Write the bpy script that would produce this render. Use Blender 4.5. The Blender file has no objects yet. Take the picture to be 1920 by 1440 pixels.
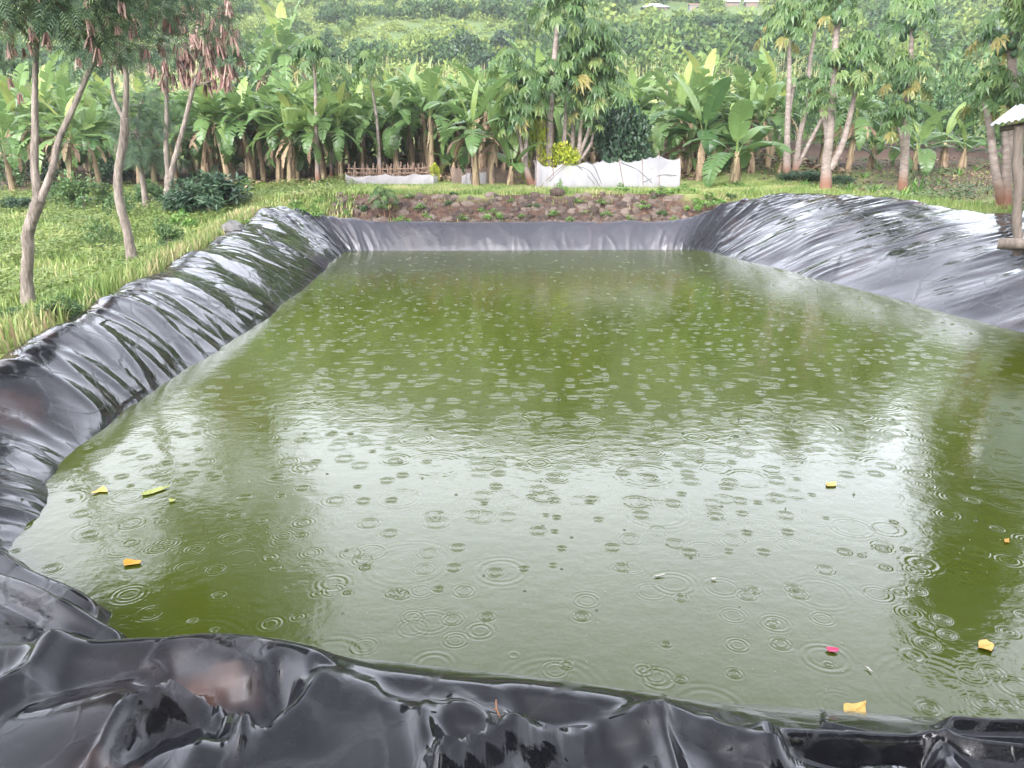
import bpy, math, random
import numpy as np
from mathutils import Vector, Matrix
random.seed(7); RNG = np.random.default_rng(11)
SC = bpy.context.scene
COL = SC.collection
R = math.radians

# ------------------------------------------------------------------ camera
FPX, PITCH, CAMH = 1450.0, R(16.15), 2.2
cam_d = bpy.data.cameras.new('camera'); cam = bpy.data.objects.new('camera', cam_d); COL.objects.link(cam)
cam.location = (0, 0, CAMH); cam.rotation_euler = (R(90) - PITCH, 0, 0)
cam_d.sensor_width = 36; cam_d.lens = 36 * FPX / 1920; cam_d.clip_start = .05; cam_d.clip_end = 3000
SC.camera = cam
UPV = Vector((0, math.sin(PITCH), math.cos(PITCH))); FWD = Vector((0, math.cos(PITCH), -math.sin(PITCH)))
CAM = Vector((0, 0, CAMH))

def ray(px, py):
    return Vector(((px - 960) / FPX, 0, 0)) + UPV * ((720 - py) / FPX) + FWD
def at_z(px, py, z):
    d = ray(px, py); return CAM + d * ((z - CAMH) / d.z)
def at_y(px, py, y):
    d = ray(px, py); return CAM + d * (y / d.y)

# ------------------------------------------------------------------ noise
def _hash(ix, iy, seed):
    h = (ix.astype(np.int64) * 374761393 + iy.astype(np.int64) * 668265263 + seed * 1274126177) & 0xffffffff
    h = ((h ^ (h >> 13)) * 1274126177) & 0xffffffff
    return ((h ^ (h >> 16)) & 0xffff) / 65535.0
def perlin(x, y, seed=0):
    x = np.asarray(x, float); y = np.asarray(y, float)
    ix = np.floor(x); iy = np.floor(y); fx = x - ix; fy = y - iy
    u = fx * fx * fx * (fx * (fx * 6 - 15) + 10); v = fy * fy * fy * (fy * (fy * 6 - 15) + 10)
    def g(dx, dy):
        a = _hash(ix + dx, iy + dy, seed) * 2 * math.pi
        return np.cos(a) * (fx - dx) + np.sin(a) * (fy - dy)
    return (g(0, 0) * (1 - u) + g(1, 0) * u) * (1 - v) + (g(0, 1) * (1 - u) + g(1, 1) * u) * v
def fbm(x, y, seed=0, oct=3):
    s = 0; a = 1
    for i in range(oct):
        s = s + a * perlin(x * 2 ** i, y * 2 ** i, seed + i * 17); a *= .5
    return s
def sstep(a, b, x):
    t = np.clip((x - a) / (b - a), 0, 1); return t * t * (3 - 2 * t)

# ------------------------------------------------------------------ pond outline: W waterline, C crest, z crest, outer flap length
ST = [  # Wx, Wy, Cx, Cy, Cz, out
    (8.6, 2.9, 11.0, 1.6, 1.0, .35), (8.1, 4.4, 10.9, 4.0, 1.15, .35), (7.4, 7.5, 10.1, 8.0, 1.2, .35), (6.75, 10.2, 9.5, 11.0, 1.2, .35),
    (6.15, 13.8, 9.05, 13.9, 1.22, .35), (5.5, 17.0, 8.3, 17.5, 1.32, .35), (5.05, 19.2, 7.6, 20.3, 1.36, .35), (4.75, 19.9, 6.0, 21.2, 1.05, .3),
    (4.1, 19.95, 4.5, 20.5, .68, .2), (2.5, 19.9, 2.6, 20.4, .66, .2), (0, 19.8, 0, 20.3, .65, .2), (-2.5, 19.75, -2.6, 20.25, .66, .2),
    (-3.9, 19.7, -4.5, 20.35, .70, .2), (-4.2, 19.4, -5.7, 20.4, .92, .3), (-4.2, 18.4, -6.05, 19.4, 1.0, .35), (-3.97, 16.4, -5.5, 16.8, .93, .35),
    (-3.74, 13.5, -5.0, 13.6, .85, .35), (-3.6, 10.9, -4.66, 10.9, .79, .35), (-3.55, 8.6, -4.42, 8.8, .74, .35), (-3.55, 6.9, -4.22, 7.1, .66, .35),
    (-3.46, 5.6, -4.25, 5.8, .53, .35), (-3.18, 4.75, -4.25, 4.6, .5, .5), (-3.0, 4.15, -4.1, 3.5, .5, .6), (-2.6, 3.75, -3.55, 2.75, .5, .9),
    (-2.12, 3.42, -2.7, 2.45, .5, 1.2), (-1.75, 3.1, -2.0, 2.36, .5, 1.4), (-1.0, 2.92, -1.1, 2.34, .53, 1.5), (-.4, 2.9, -.42, 2.3, .46, 1.5),
    (.3, 2.85, .3, 2.22, .44, 1.5), (1.0, 2.75, 1.0, 2.12, .34, 1.5), (1.8, 2.65, 1.75, 2.1, .30, 1.5), (3.2, 2.6, 3.1, 2.0, .45, 1.4), (6.0, 2.4, 6.2, 1.4, .6, .9)]
STA = np.array(ST)
def catmull_closed(P, n_per):
    out = []
    N = len(P)
    for i in range(N):
        p0, p1, p2, p3 = P[i - 1], P[i], P[(i + 1) % N], P[(i + 2) % N]
        for k in range(n_per[i]):
            t = k / n_per[i]
            out.append(.5 * (2 * p1 + (p2 - p0) * t + (2 * p0 - 5 * p1 + 4 * p2 - p3) * t * t + (3 * p1 - p0 - 3 * p2 + p3) * t ** 3))
    return np.array(out)
def seg_counts():
    n = []
    for i in range(len(STA)):
        a, b = STA[i], STA[(i + 1) % len(STA)]
        L = math.hypot(b[2] - a[2], b[3] - a[3]); my = (a[3] + b[3]) / 2; mx = abs(a[2] + b[2]) / 2
        d = math.hypot(mx, my)
        step = .012 if d < 3.2 and mx < 3 else .018 if d < 6 else .03
        if mx > 6 and my < 9: step = .08
        n.append(max(2, int(L / step)))
    return n
LOOP = catmull_closed(STA, seg_counts())          # dense stations
CREST = catmull_closed(STA, [8] * len(STA))       # coarse for distance queries

def crest_query(x, y):
    """signed distance to the crest loop (negative inside) and crest height at the nearest point"""
    x = np.asarray(x, float).ravel(); y = np.asarray(y, float).ravel()
    cx, cy, cz = CREST[:, 2], CREST[:, 3], CREST[:, 4]
    nx, ny, nz = np.roll(cx, -1), np.roll(cy, -1), np.roll(cz, -1)
    best = np.full(x.shape, 1e18); z = np.zeros_like(x); inside = np.zeros(x.shape, bool)
    for i in range(len(cx)):
        dx, dy = nx[i] - cx[i], ny[i] - cy[i]
        t = np.clip(((x - cx[i]) * dx + (y - cy[i]) * dy) / (dx * dx + dy * dy + 1e-12), 0, 1)
        d = (x - cx[i] - t * dx) ** 2 + (y - cy[i] - t * dy) ** 2
        m = d < best
        best = np.where(m, d, best); z = np.where(m, cz[i] + t * (nz[i] - cz[i]), z)
        c = ((cy[i] > y) != (ny[i] > y)) & (x < dx * (y - cy[i]) / (dy + 1e-15) + cx[i])
        inside ^= c
    d = np.sqrt(best)
    return np.where(inside, -d, d), z

HY = [-400, 45, 60, 80, 110, 150, 200, 260, 330, 420, 600]
HZ = [0, 0, 1.7, 5.2, 12.6, 24.5, 42, 72, 108, 120, 124]
def base_height(x, y):
    L = .2 + .045 * np.clip(y - 8, -4, 60)
    M = np.interp(y, [-50, 1.5, 20.2, 21.7, 24.5, 28, 34, 45], [.3, .35, .55, 1.30, 1.33, 1.40, 1.72, 2.7])
    Rr = 1.18 + .015 * np.clip(y - 10, -12, 14) + .085 * np.clip(y - 24, 0, 21)
    wl = 1 - sstep(-10, -4.8, x); wr = sstep(5, 8.5, x)
    b = L * wl + M * (1 - wl - wr) + Rr * wr
    b = b + np.interp(y, HY, HZ) * (1 + .10 * np.sin(x * .02 + 1) * sstep(60, 120, y))
    return b
def ground(x, y):
    x = np.asarray(x, float); y = np.asarray(y, float); shp = np.broadcast(x, y).shape
    x = np.broadcast_to(x, shp).ravel(); y = np.broadcast_to(y, shp).ravel()
    b = base_height(x, y)
    near = (np.abs(x) < 16) & (y < 27) & (y > -3)
    out = b.copy()
    if near.any():
        sd, zc = crest_query(x[near], y[near])
        bb = b[near]
        o = zc - .05 - .42 * np.maximum(sd - .35, 0)
        k = .12; outside = np.log(np.exp(np.clip(o, -3, 6) / k) + np.exp(bb / k)) * k
        # close to the crest the bank follows the crest
        w = sstep(.1, .9, sd); outside = (zc - .05) * (1 - w) + outside * w
        ins = zc - .06 + 1.7 * sd
        out[near] = np.where(sd < 0, np.maximum(ins, -1.6), outside)
    out = out - .22 * (1 - sstep(2.7, 3.6, y)) * sstep(-1.5, 0, y) * (np.abs(x) < 7)
    amp = np.interp(y, [0, 25, 60, 150], [.02, .03, .15, .8])
    inpond = np.zeros_like(out, bool)
    out = out + amp * fbm(x * .35, y * .35, 3, 2) * (out > .1)
    far = y > 70
    out = out + far * np.interp(y, [70, 110, 300], [0, 1.2, 4]) * fbm(x * .03, y * .05, 9, 3)
    return out.reshape(shp)
def gz(x, y): return float(ground(np.array([x]), np.array([y]))[0])
def on_ground(px, py):
    d = ray(px, py); t = np.concatenate([np.linspace(3, 60, 900), np.linspace(60, 420, 1500)[1:]]) / d.y
    X, Y, Z = d.x * t, d.y * t, CAMH + d.z * t
    g = ground(X, Y)
    hit = np.nonzero(Z < g)[0]
    i = hit[0] if len(hit) else len(t) - 1
    return Vector((X[i], Y[i], g[i]))

# ------------------------------------------------------------------ materials
def new_mat(name):
    m = bpy.data.materials.new(name); m.use_nodes = True
    nt = m.node_tree; nt.nodes.clear()
    return m, nt, nt.nodes, nt.links
def node(nt, kind, **kw):
    n = nt.nodes.new(kind)
    for k, v in kw.items():
        if k.startswith('i_'):
            n.inputs[k[2:]].default_value = v
        else: setattr(n, k, v)
    return n
def ramp(nt, stops, interp='LINEAR'):
    n = nt.nodes.new('ShaderNodeValToRGB'); cr = n.color_ramp; cr.interpolation = interp
    while len(cr.elements) > 1: cr.elements.remove(cr.elements[-1])
    for i, (p, c) in enumerate(stops):
        e = cr.elements[0] if i == 0 else cr.elements.new(p)
        e.position = p; e.color = (*c, 1) if len(c) == 3 else c
    return n
def leaf_mat(name, stops, rough=.45, transl=.3, spec=.4, objvar=.25, noise=0):
    """tint attribute (per leaf) -> ramp; per-object random shifts the ramp a little"""
    m, nt, N, L = new_mat(name)
    at = node(nt, 'ShaderNodeAttribute', attribute_name='tint'); oi = node(nt, 'ShaderNodeObjectInfo')
    a = node(nt, 'ShaderNodeMath', operation='MULTIPLY_ADD'); L.new(oi.outputs['Random'], a.inputs[0]); a.inputs[1].default_value = objvar; 
    b = node(nt, 'ShaderNodeMath', operation='SUBTRACT'); L.new(at.outputs['Fac'], b.inputs[0]); b.inputs[1].default_value = objvar / 2
    L.new(b.outputs[0], a.inputs[2])
    rp = ramp(nt, stops); L.new(a.outputs[0], rp.inputs[0])
    col = rp.outputs[0]
    if noise:
        tc = node(nt, 'ShaderNodeTexCoord'); nz = node(nt, 'ShaderNodeTexNoise', i_Scale=noise); L.new(tc.outputs['Object'], nz.inputs['Vector'])
        mx = node(nt, 'ShaderNodeMix', data_type='RGBA', blend_type='MULTIPLY'); mx.inputs[0].default_value = .5
        r2 = ramp(nt, [(.3, (.55, .55, .55)), (.7, (1.3, 1.3, 1.2))]); L.new(nz.outputs[0], r2.inputs[0])
        L.new(col, mx.inputs[6]); L.new(r2.outputs[0], mx.inputs[7]); col = mx.outputs[2]
    p = node(nt, 'ShaderNodeBsdfPrincipled'); L.new(col, p.inputs['Base Color']); p.inputs['Roughness'].default_value = rough
    p.inputs['Specular IOR Level'].default_value = spec
    t = node(nt, 'ShaderNodeBsdfTranslucent'); L.new(col, t.inputs['Color'])
    ms = node(nt, 'ShaderNodeMixShader'); ms.inputs[0].default_value = transl
    L.new(p.outputs[0], ms.inputs[1]); L.new(t.outputs[0], ms.inputs[2])
    o = node(nt, 'ShaderNodeOutputMaterial'); L.new(ms.outputs[0], o.inputs['Surface'])
    return m
def rough_mat(name, stops, scale=6, stretch=(1, 1, 1), rough=.7, bump=.3, spec=.3, detail=6, bscale=None, bdist=.02, tint=0):
    m, nt, N, L = new_mat(name)
    tc = node(nt, 'ShaderNodeTexCoord'); mp = node(nt, 'ShaderNodeMapping'); mp.inputs['Scale'].default_value = stretch
    L.new(tc.outputs['Object'], mp.inputs['Vector'])
    nz = node(nt, 'ShaderNodeTexNoise', i_Scale=scale, i_Detail=detail, i_Roughness=.65); L.new(mp.outputs[0], nz.inputs['Vector'])
    fac = nz.outputs[0]
    if tint:
        at = node(nt, 'ShaderNodeAttribute', attribute_name='tint'); ma = node(nt, 'ShaderNodeMath', operation='MULTIPLY_ADD')
        L.new(at.outputs['Fac'], ma.inputs[0]); ma.inputs[1].default_value = tint
        s = node(nt, 'ShaderNodeMath', operation='SUBTRACT'); L.new(nz.outputs[0], s.inputs[0]); s.inputs[1].default_value = tint / 2
        L.new(s.outputs[0], ma.inputs[2]); fac = ma.outputs[0]
    rp = ramp(nt, stops); L.new(fac, rp.inputs[0])
    p = node(nt, 'ShaderNodeBsdfPrincipled'); L.new(rp.outputs[0], p.inputs['Base Color']); p.inputs['Roughness'].default_value = rough
    p.inputs['Specular IOR Level'].default_value = spec
    n2 = node(nt, 'ShaderNodeTexNoise', i_Scale=bscale or scale * 2, i_Detail=5); L.new(mp.outputs[0], n2.inputs['Vector'])
    bp = node(nt, 'ShaderNodeBump'); bp.inputs['Strength'].default_value = bump; bp.inputs['Distance'].default_value = bdist
    L.new(n2.outputs[0], bp.inputs['Height']); L.new(bp.outputs[0], p.inputs['Normal'])
    o = node(nt, 'ShaderNodeOutputMaterial'); L.new(p.outputs[0], o.inputs['Surface'])
    return m

M = {}
M['banana'] = leaf_mat('banana leaf', [(0, (.05, .115, .035)), (.4, (.13, .22, .068)), (.75, (.225, .32, .10)), (.92, (.28, .33, .09)), (1, (.29, .33, .10))], .34, .45, .5, .3)
M['banana_dry'] = leaf_mat('dry banana leaf', [(0, (.09, .06, .04)), (.5, (.20, .135, .085)), (1, (.36, .27, .17))], .7, .15, .2)
M['stem'] = rough_mat('banana stem', [(.25, (.06, .04, .028)), (.42, (.17, .115, .07)), (.58, (.28, .215, .125)), (.8, (.22, .23, .10))], 5, (3, 3, .35), .6, .5, tint=.35)
M['papaya'] = leaf_mat('papaya leaf', [(0, (.04, .09, .03)), (.5, (.09, .165, .052)), (.85, (.155, .23, .068)), (.95, (.20, .205, .06)), (1, (.27, .23, .07))], .42, .4, .45)
M['fruit'] = leaf_mat('green papaya fruit', [(0, (.025, .06, .025)), (1, (.06, .12, .05))], .4, 0, .4)
M['leuc'] = leaf_mat('feathery leaf', [(0, (.05, .09, .06)), (.5, (.085, .14, .08)), (1, (.15, .21, .09))], .5, .35, .35)
M['pod'] = leaf_mat('seed pod', [(0, (.14, .07, .058)), (.5, (.26, .15, .122)), (1, (.42, .29, .24))], .5, .15, .3)
M['bark'] = rough_mat('grey bark', [(.3, (.075, .06, .048)), (.5, (.17, .142, .118)), (.7, (.27, .235, .20))], 6, (2, 2, .6), .8, 1.0, bdist=.03)
M['papbark'] = rough_mat('papaya bark', [(.3, (.11, .085, .07)), (.5, (.20, .165, .14)), (.72, (.29, .25, .215))], 3, (1.5, 1.5, 4), .8, .4)
M['bush'] = leaf_mat('bush leaf', [(0, (.03, .07, .03)), (.5, (.07, .135, .045)), (1, (.15, .22, .07))], .5, .25, .35)
M['darkbush'] = leaf_mat('dark leaf', [(0, (.018, .045, .022)), (.6, (.04, .085, .04)), (1, (.08, .135, .055))], .4, .2, .45)
M['lushbush'] = leaf_mat('bright leaf', [(0, (.06, .14, .03)), (.5, (.12, .24, .05)), (1, (.22, .34, .07))], .45, .3, .4)
M['yellowbush'] = leaf_mat('yellow green leaf', [(0, (.12, .19, .02)), (.45, (.30, .36, .03)), (1, (.48, .48, .05))], .5, .3, .35)
M['scrub'] = leaf_mat('scrub leaf', [(0, (.03, .07, .024)), (.35, (.08, .14, .036)), (.7, (.165, .23, .055)), (1, (.25, .30, .08))], .6, .25, .25)
M['weedleaf'] = leaf_mat('weed leaf', [(0, (.075, .135, .03)), (.5, (.155, .215, .055)), (1, (.26, .29, .085))], .5, .3, .35)
M['grass'] = leaf_mat('grass blade', [(0, (.08, .145, .035)), (.4, (.155, .225, .06)), (.7, (.245, .29, .095)), (.88, (.35, .325, .16)), (1, (.33, .23, .14))], .5, .3, .3)
M['soil'] = rough_mat('soil', [(.3, (.05, .03, .02)), (.6, (.11, .065, .045)), (.8, (.16, .10, .07))], 8, rough=.85, bump=.6)
M['stone'] = rough_mat('brown stone', [(.25, (.036, .026, .02)), (.5, (.078, .057, .044)), (.75, (.135, .105, .084))], 7, rough=.75, bump=1.0, spec=.25, tint=.5)
M['greyrock'] = rough_mat('grey rock', [(.3, (.10, .097, .09)), (.7, (.20, .195, .185))], 6, rough=.6, bump=.6)
M['wood'] = rough_mat('weathered wood', [(.25, (.07, .055, .043)), (.55, (.155, .128, .104)), (.8, (.23, .195, .165))], 5, (4, 4, .5), .75, .5)
M['stick'] = rough_mat('dry stick', [(.3, (.10, .065, .045)), (.7, (.25, .17, .12))], 8, rough=.8)
M['asphalt'] = rough_mat('path surface', [(.3, (.06, .06, .065)), (.7, (.12, .12, .125))], 10, rough=.5)
M['pole'] = rough_mat('dark hoop', [(.3, (.05, .05, .05)), (.7, (.10, .10, .10))], 10, rough=.5)

# soil splashed on the lowest half metre of the papaya trunks
_nt = M['papbark'].node_tree; _p = [n for n in _nt.nodes if n.type == 'BSDF_PRINCIPLED'][0]; _src = _p.inputs['Base Color'].links[0].from_socket
_tc = node(_nt, 'ShaderNodeTexCoord'); _sp = node(_nt, 'ShaderNodeSeparateXYZ'); _nt.links.new(_tc.outputs['Object'], _sp.inputs[0])
_r = ramp(_nt, [(.2, (1, 1, 1)), (.6, (0, 0, 0))]); _nt.links.new(_sp.outputs['Z'], _r.inputs[0]); _mx = node(_nt, 'ShaderNodeMix', data_type='RGBA'); _nt.links.new(_r.outputs[0], _mx.inputs[0]); _nt.links.new(_src, _mx.inputs[6]); _mx.inputs[7].default_value = (.17, .085, .055, 1); _nt.links.new(_mx.outputs[2], _p.inputs['Base Color'])
def metal_mat(name, c0, c1):
    m, nt, N, L = new_mat(name)
    tc = node(nt, 'ShaderNodeTexCoord'); nz = node(nt, 'ShaderNodeTexNoise', i_Scale=2.5, i_Detail=6); L.new(tc.outputs['Object'], nz.inputs['Vector'])
    rp = ramp(nt, [(.3, c0), (.7, c1)]); L.new(nz.outputs[0], rp.inputs[0])
    p = node(nt, 'ShaderNodeBsdfPrincipled'); L.new(rp.outputs[0], p.inputs['Base Color']); p.inputs['Metallic'].default_value = .5; p.inputs['Roughness'].default_value = .42
    o = node(nt, 'ShaderNodeOutputMaterial'); L.new(p.outputs[0], o.inputs['Surface']); return m
M['zinc'] = metal_mat('galvanised sheet', (.42, .42, .45), (.62, .62, .65))
M['bluezinc'] = metal_mat('blue grey sheet', (.12, .15, .18), (.26, .30, .34))

def net_mat(name, col, alpha, scale=0):
    m, nt, N, L = new_mat(name)
    tc = node(nt, 'ShaderNodeTexCoord'); nz = node(nt, 'ShaderNodeTexNoise', i_Scale=1.6, i_Detail=5); L.new(tc.outputs['Object'], nz.inputs['Vector'])
    rp = ramp(nt, [(.3, tuple(c * .82 for c in col)), (.65, col)]); L.new(nz.outputs[0], rp.inputs[0])
    d = node(nt, 'ShaderNodeBsdfDiffuse'); L.new(rp.outputs[0], d.inputs['Color'])
    t = node(nt, 'ShaderNodeBsdfTranslucent'); L.new(rp.outputs[0], t.inputs['Color'])
    m1 = node(nt, 'ShaderNodeMixShader'); m1.inputs[0].default_value = .4; L.new(d.outputs[0], m1.inputs[1]); L.new(t.outputs[0], m1.inputs[2])
    tr = node(nt, 'ShaderNodeBsdfTransparent')
    m2 = node(nt, 'ShaderNodeMixShader'); m2.inputs[0].default_value = alpha; L.new(tr.outputs[0], m2.inputs[1]); L.new(m1.outputs[0], m2.inputs[2])
    o = node(nt, 'ShaderNodeOutputMaterial'); L.new(m2.outputs[0], o.inputs['Surface']); return m
M['net'] = net_mat('white net', (.50, .49, .51), .66)
M['netgrey'] = net_mat('thin white net', (.45, .45, .47), .55)
M['shade'] = net_mat('brown mesh', (.27, .20, .17), .7)

def flat_mat(name, stops, rough=.4):
    lo = stops[0][1]; return rough_mat(name, [(.26, tuple(c * f for c, f in zip(lo, (.35, .28, .3)))), (.36, lo)] + [(.5 + .25 * k, q[1]) for k, q in enumerate(stops[1:])], 26, rough=rough, bump=.4, bdist=.004)
M['fallen_yellow'] = flat_mat('yellow fallen leaf', [(.3, (.42, .23, .035)), (.7, (.58, .38, .09))])
M['fallen_orange'] = flat_mat('orange fallen leaf', [(.3, (.42, .16, .015)), (.7, (.55, .26, .03))])
M['fallen_green'] = flat_mat('green fallen leaf', [(.3, (.17, .21, .04)), (.7, (.30, .32, .09))])
M['fallen_pink'] = flat_mat('pink petal', [(.3, (.40, .02, .07)), (.7, (.52, .05, .13))])
M['fallen_white'] = flat_mat('pale leaf', [(.3, (.32, .30, .24)), (.7, (.5, .47, .38))])
M['twig'] = flat_mat('brown twig', [(.3, (.25, .10, .05)), (.7, (.38, .17, .08))])

# terrain: three real ground covers mixed by vertex attributes
def terrain_mat():
    m, nt, N, L = new_mat('ground cover')
    tc = node(nt, 'ShaderNodeTexCoord')
    n1 = node(nt, 'ShaderNodeTexNoise', i_Scale=.9, i_Detail=8, i_Roughness=.7); L.new(tc.outputs['Object'], n1.inputs['Vector'])
    n2 = node(nt, 'ShaderNodeTexNoise', i_Scale=9, i_Detail=6); L.new(tc.outputs['Object'], n2.inputs['Vector'])
    gr = ramp(nt, [(.28, (.085, .135, .035)), (.5, (.155, .20, .06)), (.7, (.24, .25, .10))]); L.new(n1.outputs[0], gr.inputs[0])
    so = ramp(nt, [(.3, (.035, .021, .015)), (.55, (.075, .045, .032)), (.75, (.13, .085, .06))]); L.new(n2.outputs[0], so.inputs[0])
    hi = ramp(nt, [(.3, (.055, .095, .032)), (.55, (.095, .135, .048)), (.75, (.14, .17, .065))]); 
    n3 = node(nt, 'ShaderNodeTexNoise', i_Scale=.12, i_Detail=8, i_Roughness=.7); L.new(tc.outputs['Object'], n3.inputs['Vector']); L.new(n3.outputs[0], hi.inputs[0])
    a1 = node(nt, 'ShaderNodeAttribute', attribute_name='soil'); a2 = node(nt, 'ShaderNodeAttribute', attribute_name='hill')
    m1 = node(nt, 'ShaderNodeMix', data_type='RGBA'); L.new(a1.outputs['Fac'], m1.inputs[0]); L.new(gr.outputs[0], m1.inputs[6]); L.new(so.outputs[0], m1.inputs[7])
    m2 = node(nt, 'ShaderNodeMix', data_type='RGBA'); L.new(a2.outputs['Fac'], m2.inputs[0]); L.new(m1.outputs[2], m2.inputs[6]); L.new(hi.outputs[0], m2.inputs[7])
    p = node(nt, 'ShaderNodeBsdfPrincipled'); L.new(m2.outputs[2], p.inputs['Base Color']); p.inputs['Roughness'].default_value = .85; p.inputs['Specular IOR Level'].default_value = .2
    bp = node(nt, 'ShaderNodeBump'); bp.inputs['Strength'].default_value = .7; bp.inputs['Distance'].default_value = .06; L.new(n2.outputs[0], bp.inputs['Height']); L.new(bp.outputs[0], p.inputs['Normal'])
    o = node(nt, 'ShaderNodeOutputMaterial'); L.new(p.outputs[0], o.inputs['Surface']); return m
M['terrain'] = terrain_mat()

def liner_mat():
    m, nt, N, L = new_mat('black plastic sheet')
    tc = node(nt, 'ShaderNodeTexCoord')
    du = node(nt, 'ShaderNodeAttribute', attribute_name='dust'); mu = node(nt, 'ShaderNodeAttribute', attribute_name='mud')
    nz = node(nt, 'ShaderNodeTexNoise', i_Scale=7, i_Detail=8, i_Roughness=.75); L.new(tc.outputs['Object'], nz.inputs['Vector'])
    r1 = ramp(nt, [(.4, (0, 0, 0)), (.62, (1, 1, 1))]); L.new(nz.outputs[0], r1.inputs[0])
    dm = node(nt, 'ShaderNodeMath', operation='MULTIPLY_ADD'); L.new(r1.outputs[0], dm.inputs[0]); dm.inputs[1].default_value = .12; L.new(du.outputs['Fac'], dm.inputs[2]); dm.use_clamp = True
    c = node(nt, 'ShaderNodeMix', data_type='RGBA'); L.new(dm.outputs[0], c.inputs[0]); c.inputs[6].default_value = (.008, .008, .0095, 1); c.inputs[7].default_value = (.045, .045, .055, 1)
    c2 = node(nt, 'ShaderNodeMix', data_type='RGBA'); L.new(mu.outputs['Fac'], c2.inputs[0]); L.new(c.outputs[2], c2.inputs[6]); c2.inputs[7].default_value = (.16, .088, .066, 1)
    p = node(nt, 'ShaderNodeBsdfPrincipled'); L.new(c2.outputs[2], p.inputs['Base Color'])
    rr = node(nt, 'ShaderNodeMath', operation='MULTIPLY_ADD'); L.new(dm.outputs[0], rr.inputs[0]); rr.inputs[1].default_value = .32; rr.inputs[2].default_value = .04
    L.new(rr.outputs[0], p.inputs['Roughness']); p.inputs['IOR'].default_value = 1.52
    n2 = node(nt, 'ShaderNodeTexNoise', i_Scale=22, i_Detail=3); L.new(tc.outputs['Object'], n2.inputs['Vector'])
    # thin crinkle lines of a folded sheet
    n5 = node(nt, 'ShaderNodeTexNoise', i_Scale=2.2, i_Detail=3); L.new(tc.outputs['Object'], n5.inputs['Vector'])
    va = node(nt, 'ShaderNodeMix', data_type='RGBA'); va.inputs[0].default_value = .22; L.new(tc.outputs['Object'], va.inputs[6]); L.new(n5.outputs['Color'], va.inputs[7])
    hs_ = []
    for sc_, wd in ((2.6, .05), (6.5, .06)):
        vo = node(nt, 'ShaderNodeTexVoronoi', feature='DISTANCE_TO_EDGE'); vo.inputs['Scale'].default_value = sc_; L.new(va.outputs[2], vo.inputs['Vector'])
        mr = node(nt, 'ShaderNodeMapRange', interpolation_type='SMOOTHSTEP'); mr.inputs['From Max'].default_value = wd; mr.inputs['To Min'].default_value = 1; mr.inputs['To Max'].default_value = 0; L.new(vo.outputs[0], mr.inputs['Value']); hs_.append(mr.outputs[0])
    ad = node(nt, 'ShaderNodeMath', operation='MULTIPLY_ADD'); L.new(hs_[1], ad.inputs[0]); ad.inputs[1].default_value = .35; L.new(hs_[0], ad.inputs[2])
    ms_ = node(nt, 'ShaderNodeMath', operation='MULTIPLY'); L.new(ad.outputs[0], ms_.inputs[0]); n6 = ramp(nt, [(.42, (0, 0, 0)), (.6, (1, 1, 1))]); L.new(nz.outputs[0], n6.inputs[0]); L.new(n6.outputs[0], ms_.inputs[1])
    a2_ = node(nt, 'ShaderNodeMath', operation='MULTIPLY_ADD'); L.new(n2.outputs[0], a2_.inputs[0]); a2_.inputs[1].default_value = .25; L.new(ms_.outputs[0], a2_.inputs[2])
    bp = node(nt, 'ShaderNodeBump'); bp.inputs['Strength'].default_value = .5; bp.inputs['Distance'].default_value = .0035; L.new(a2_.outputs[0], bp.inputs['Height']); L.new(bp.outputs[0], p.inputs['Normal'])
    o = node(nt, 'ShaderNodeOutputMaterial'); L.new(p.outputs[0], o.inputs['Surface']); return m
M['liner'] = liner_mat()

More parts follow.
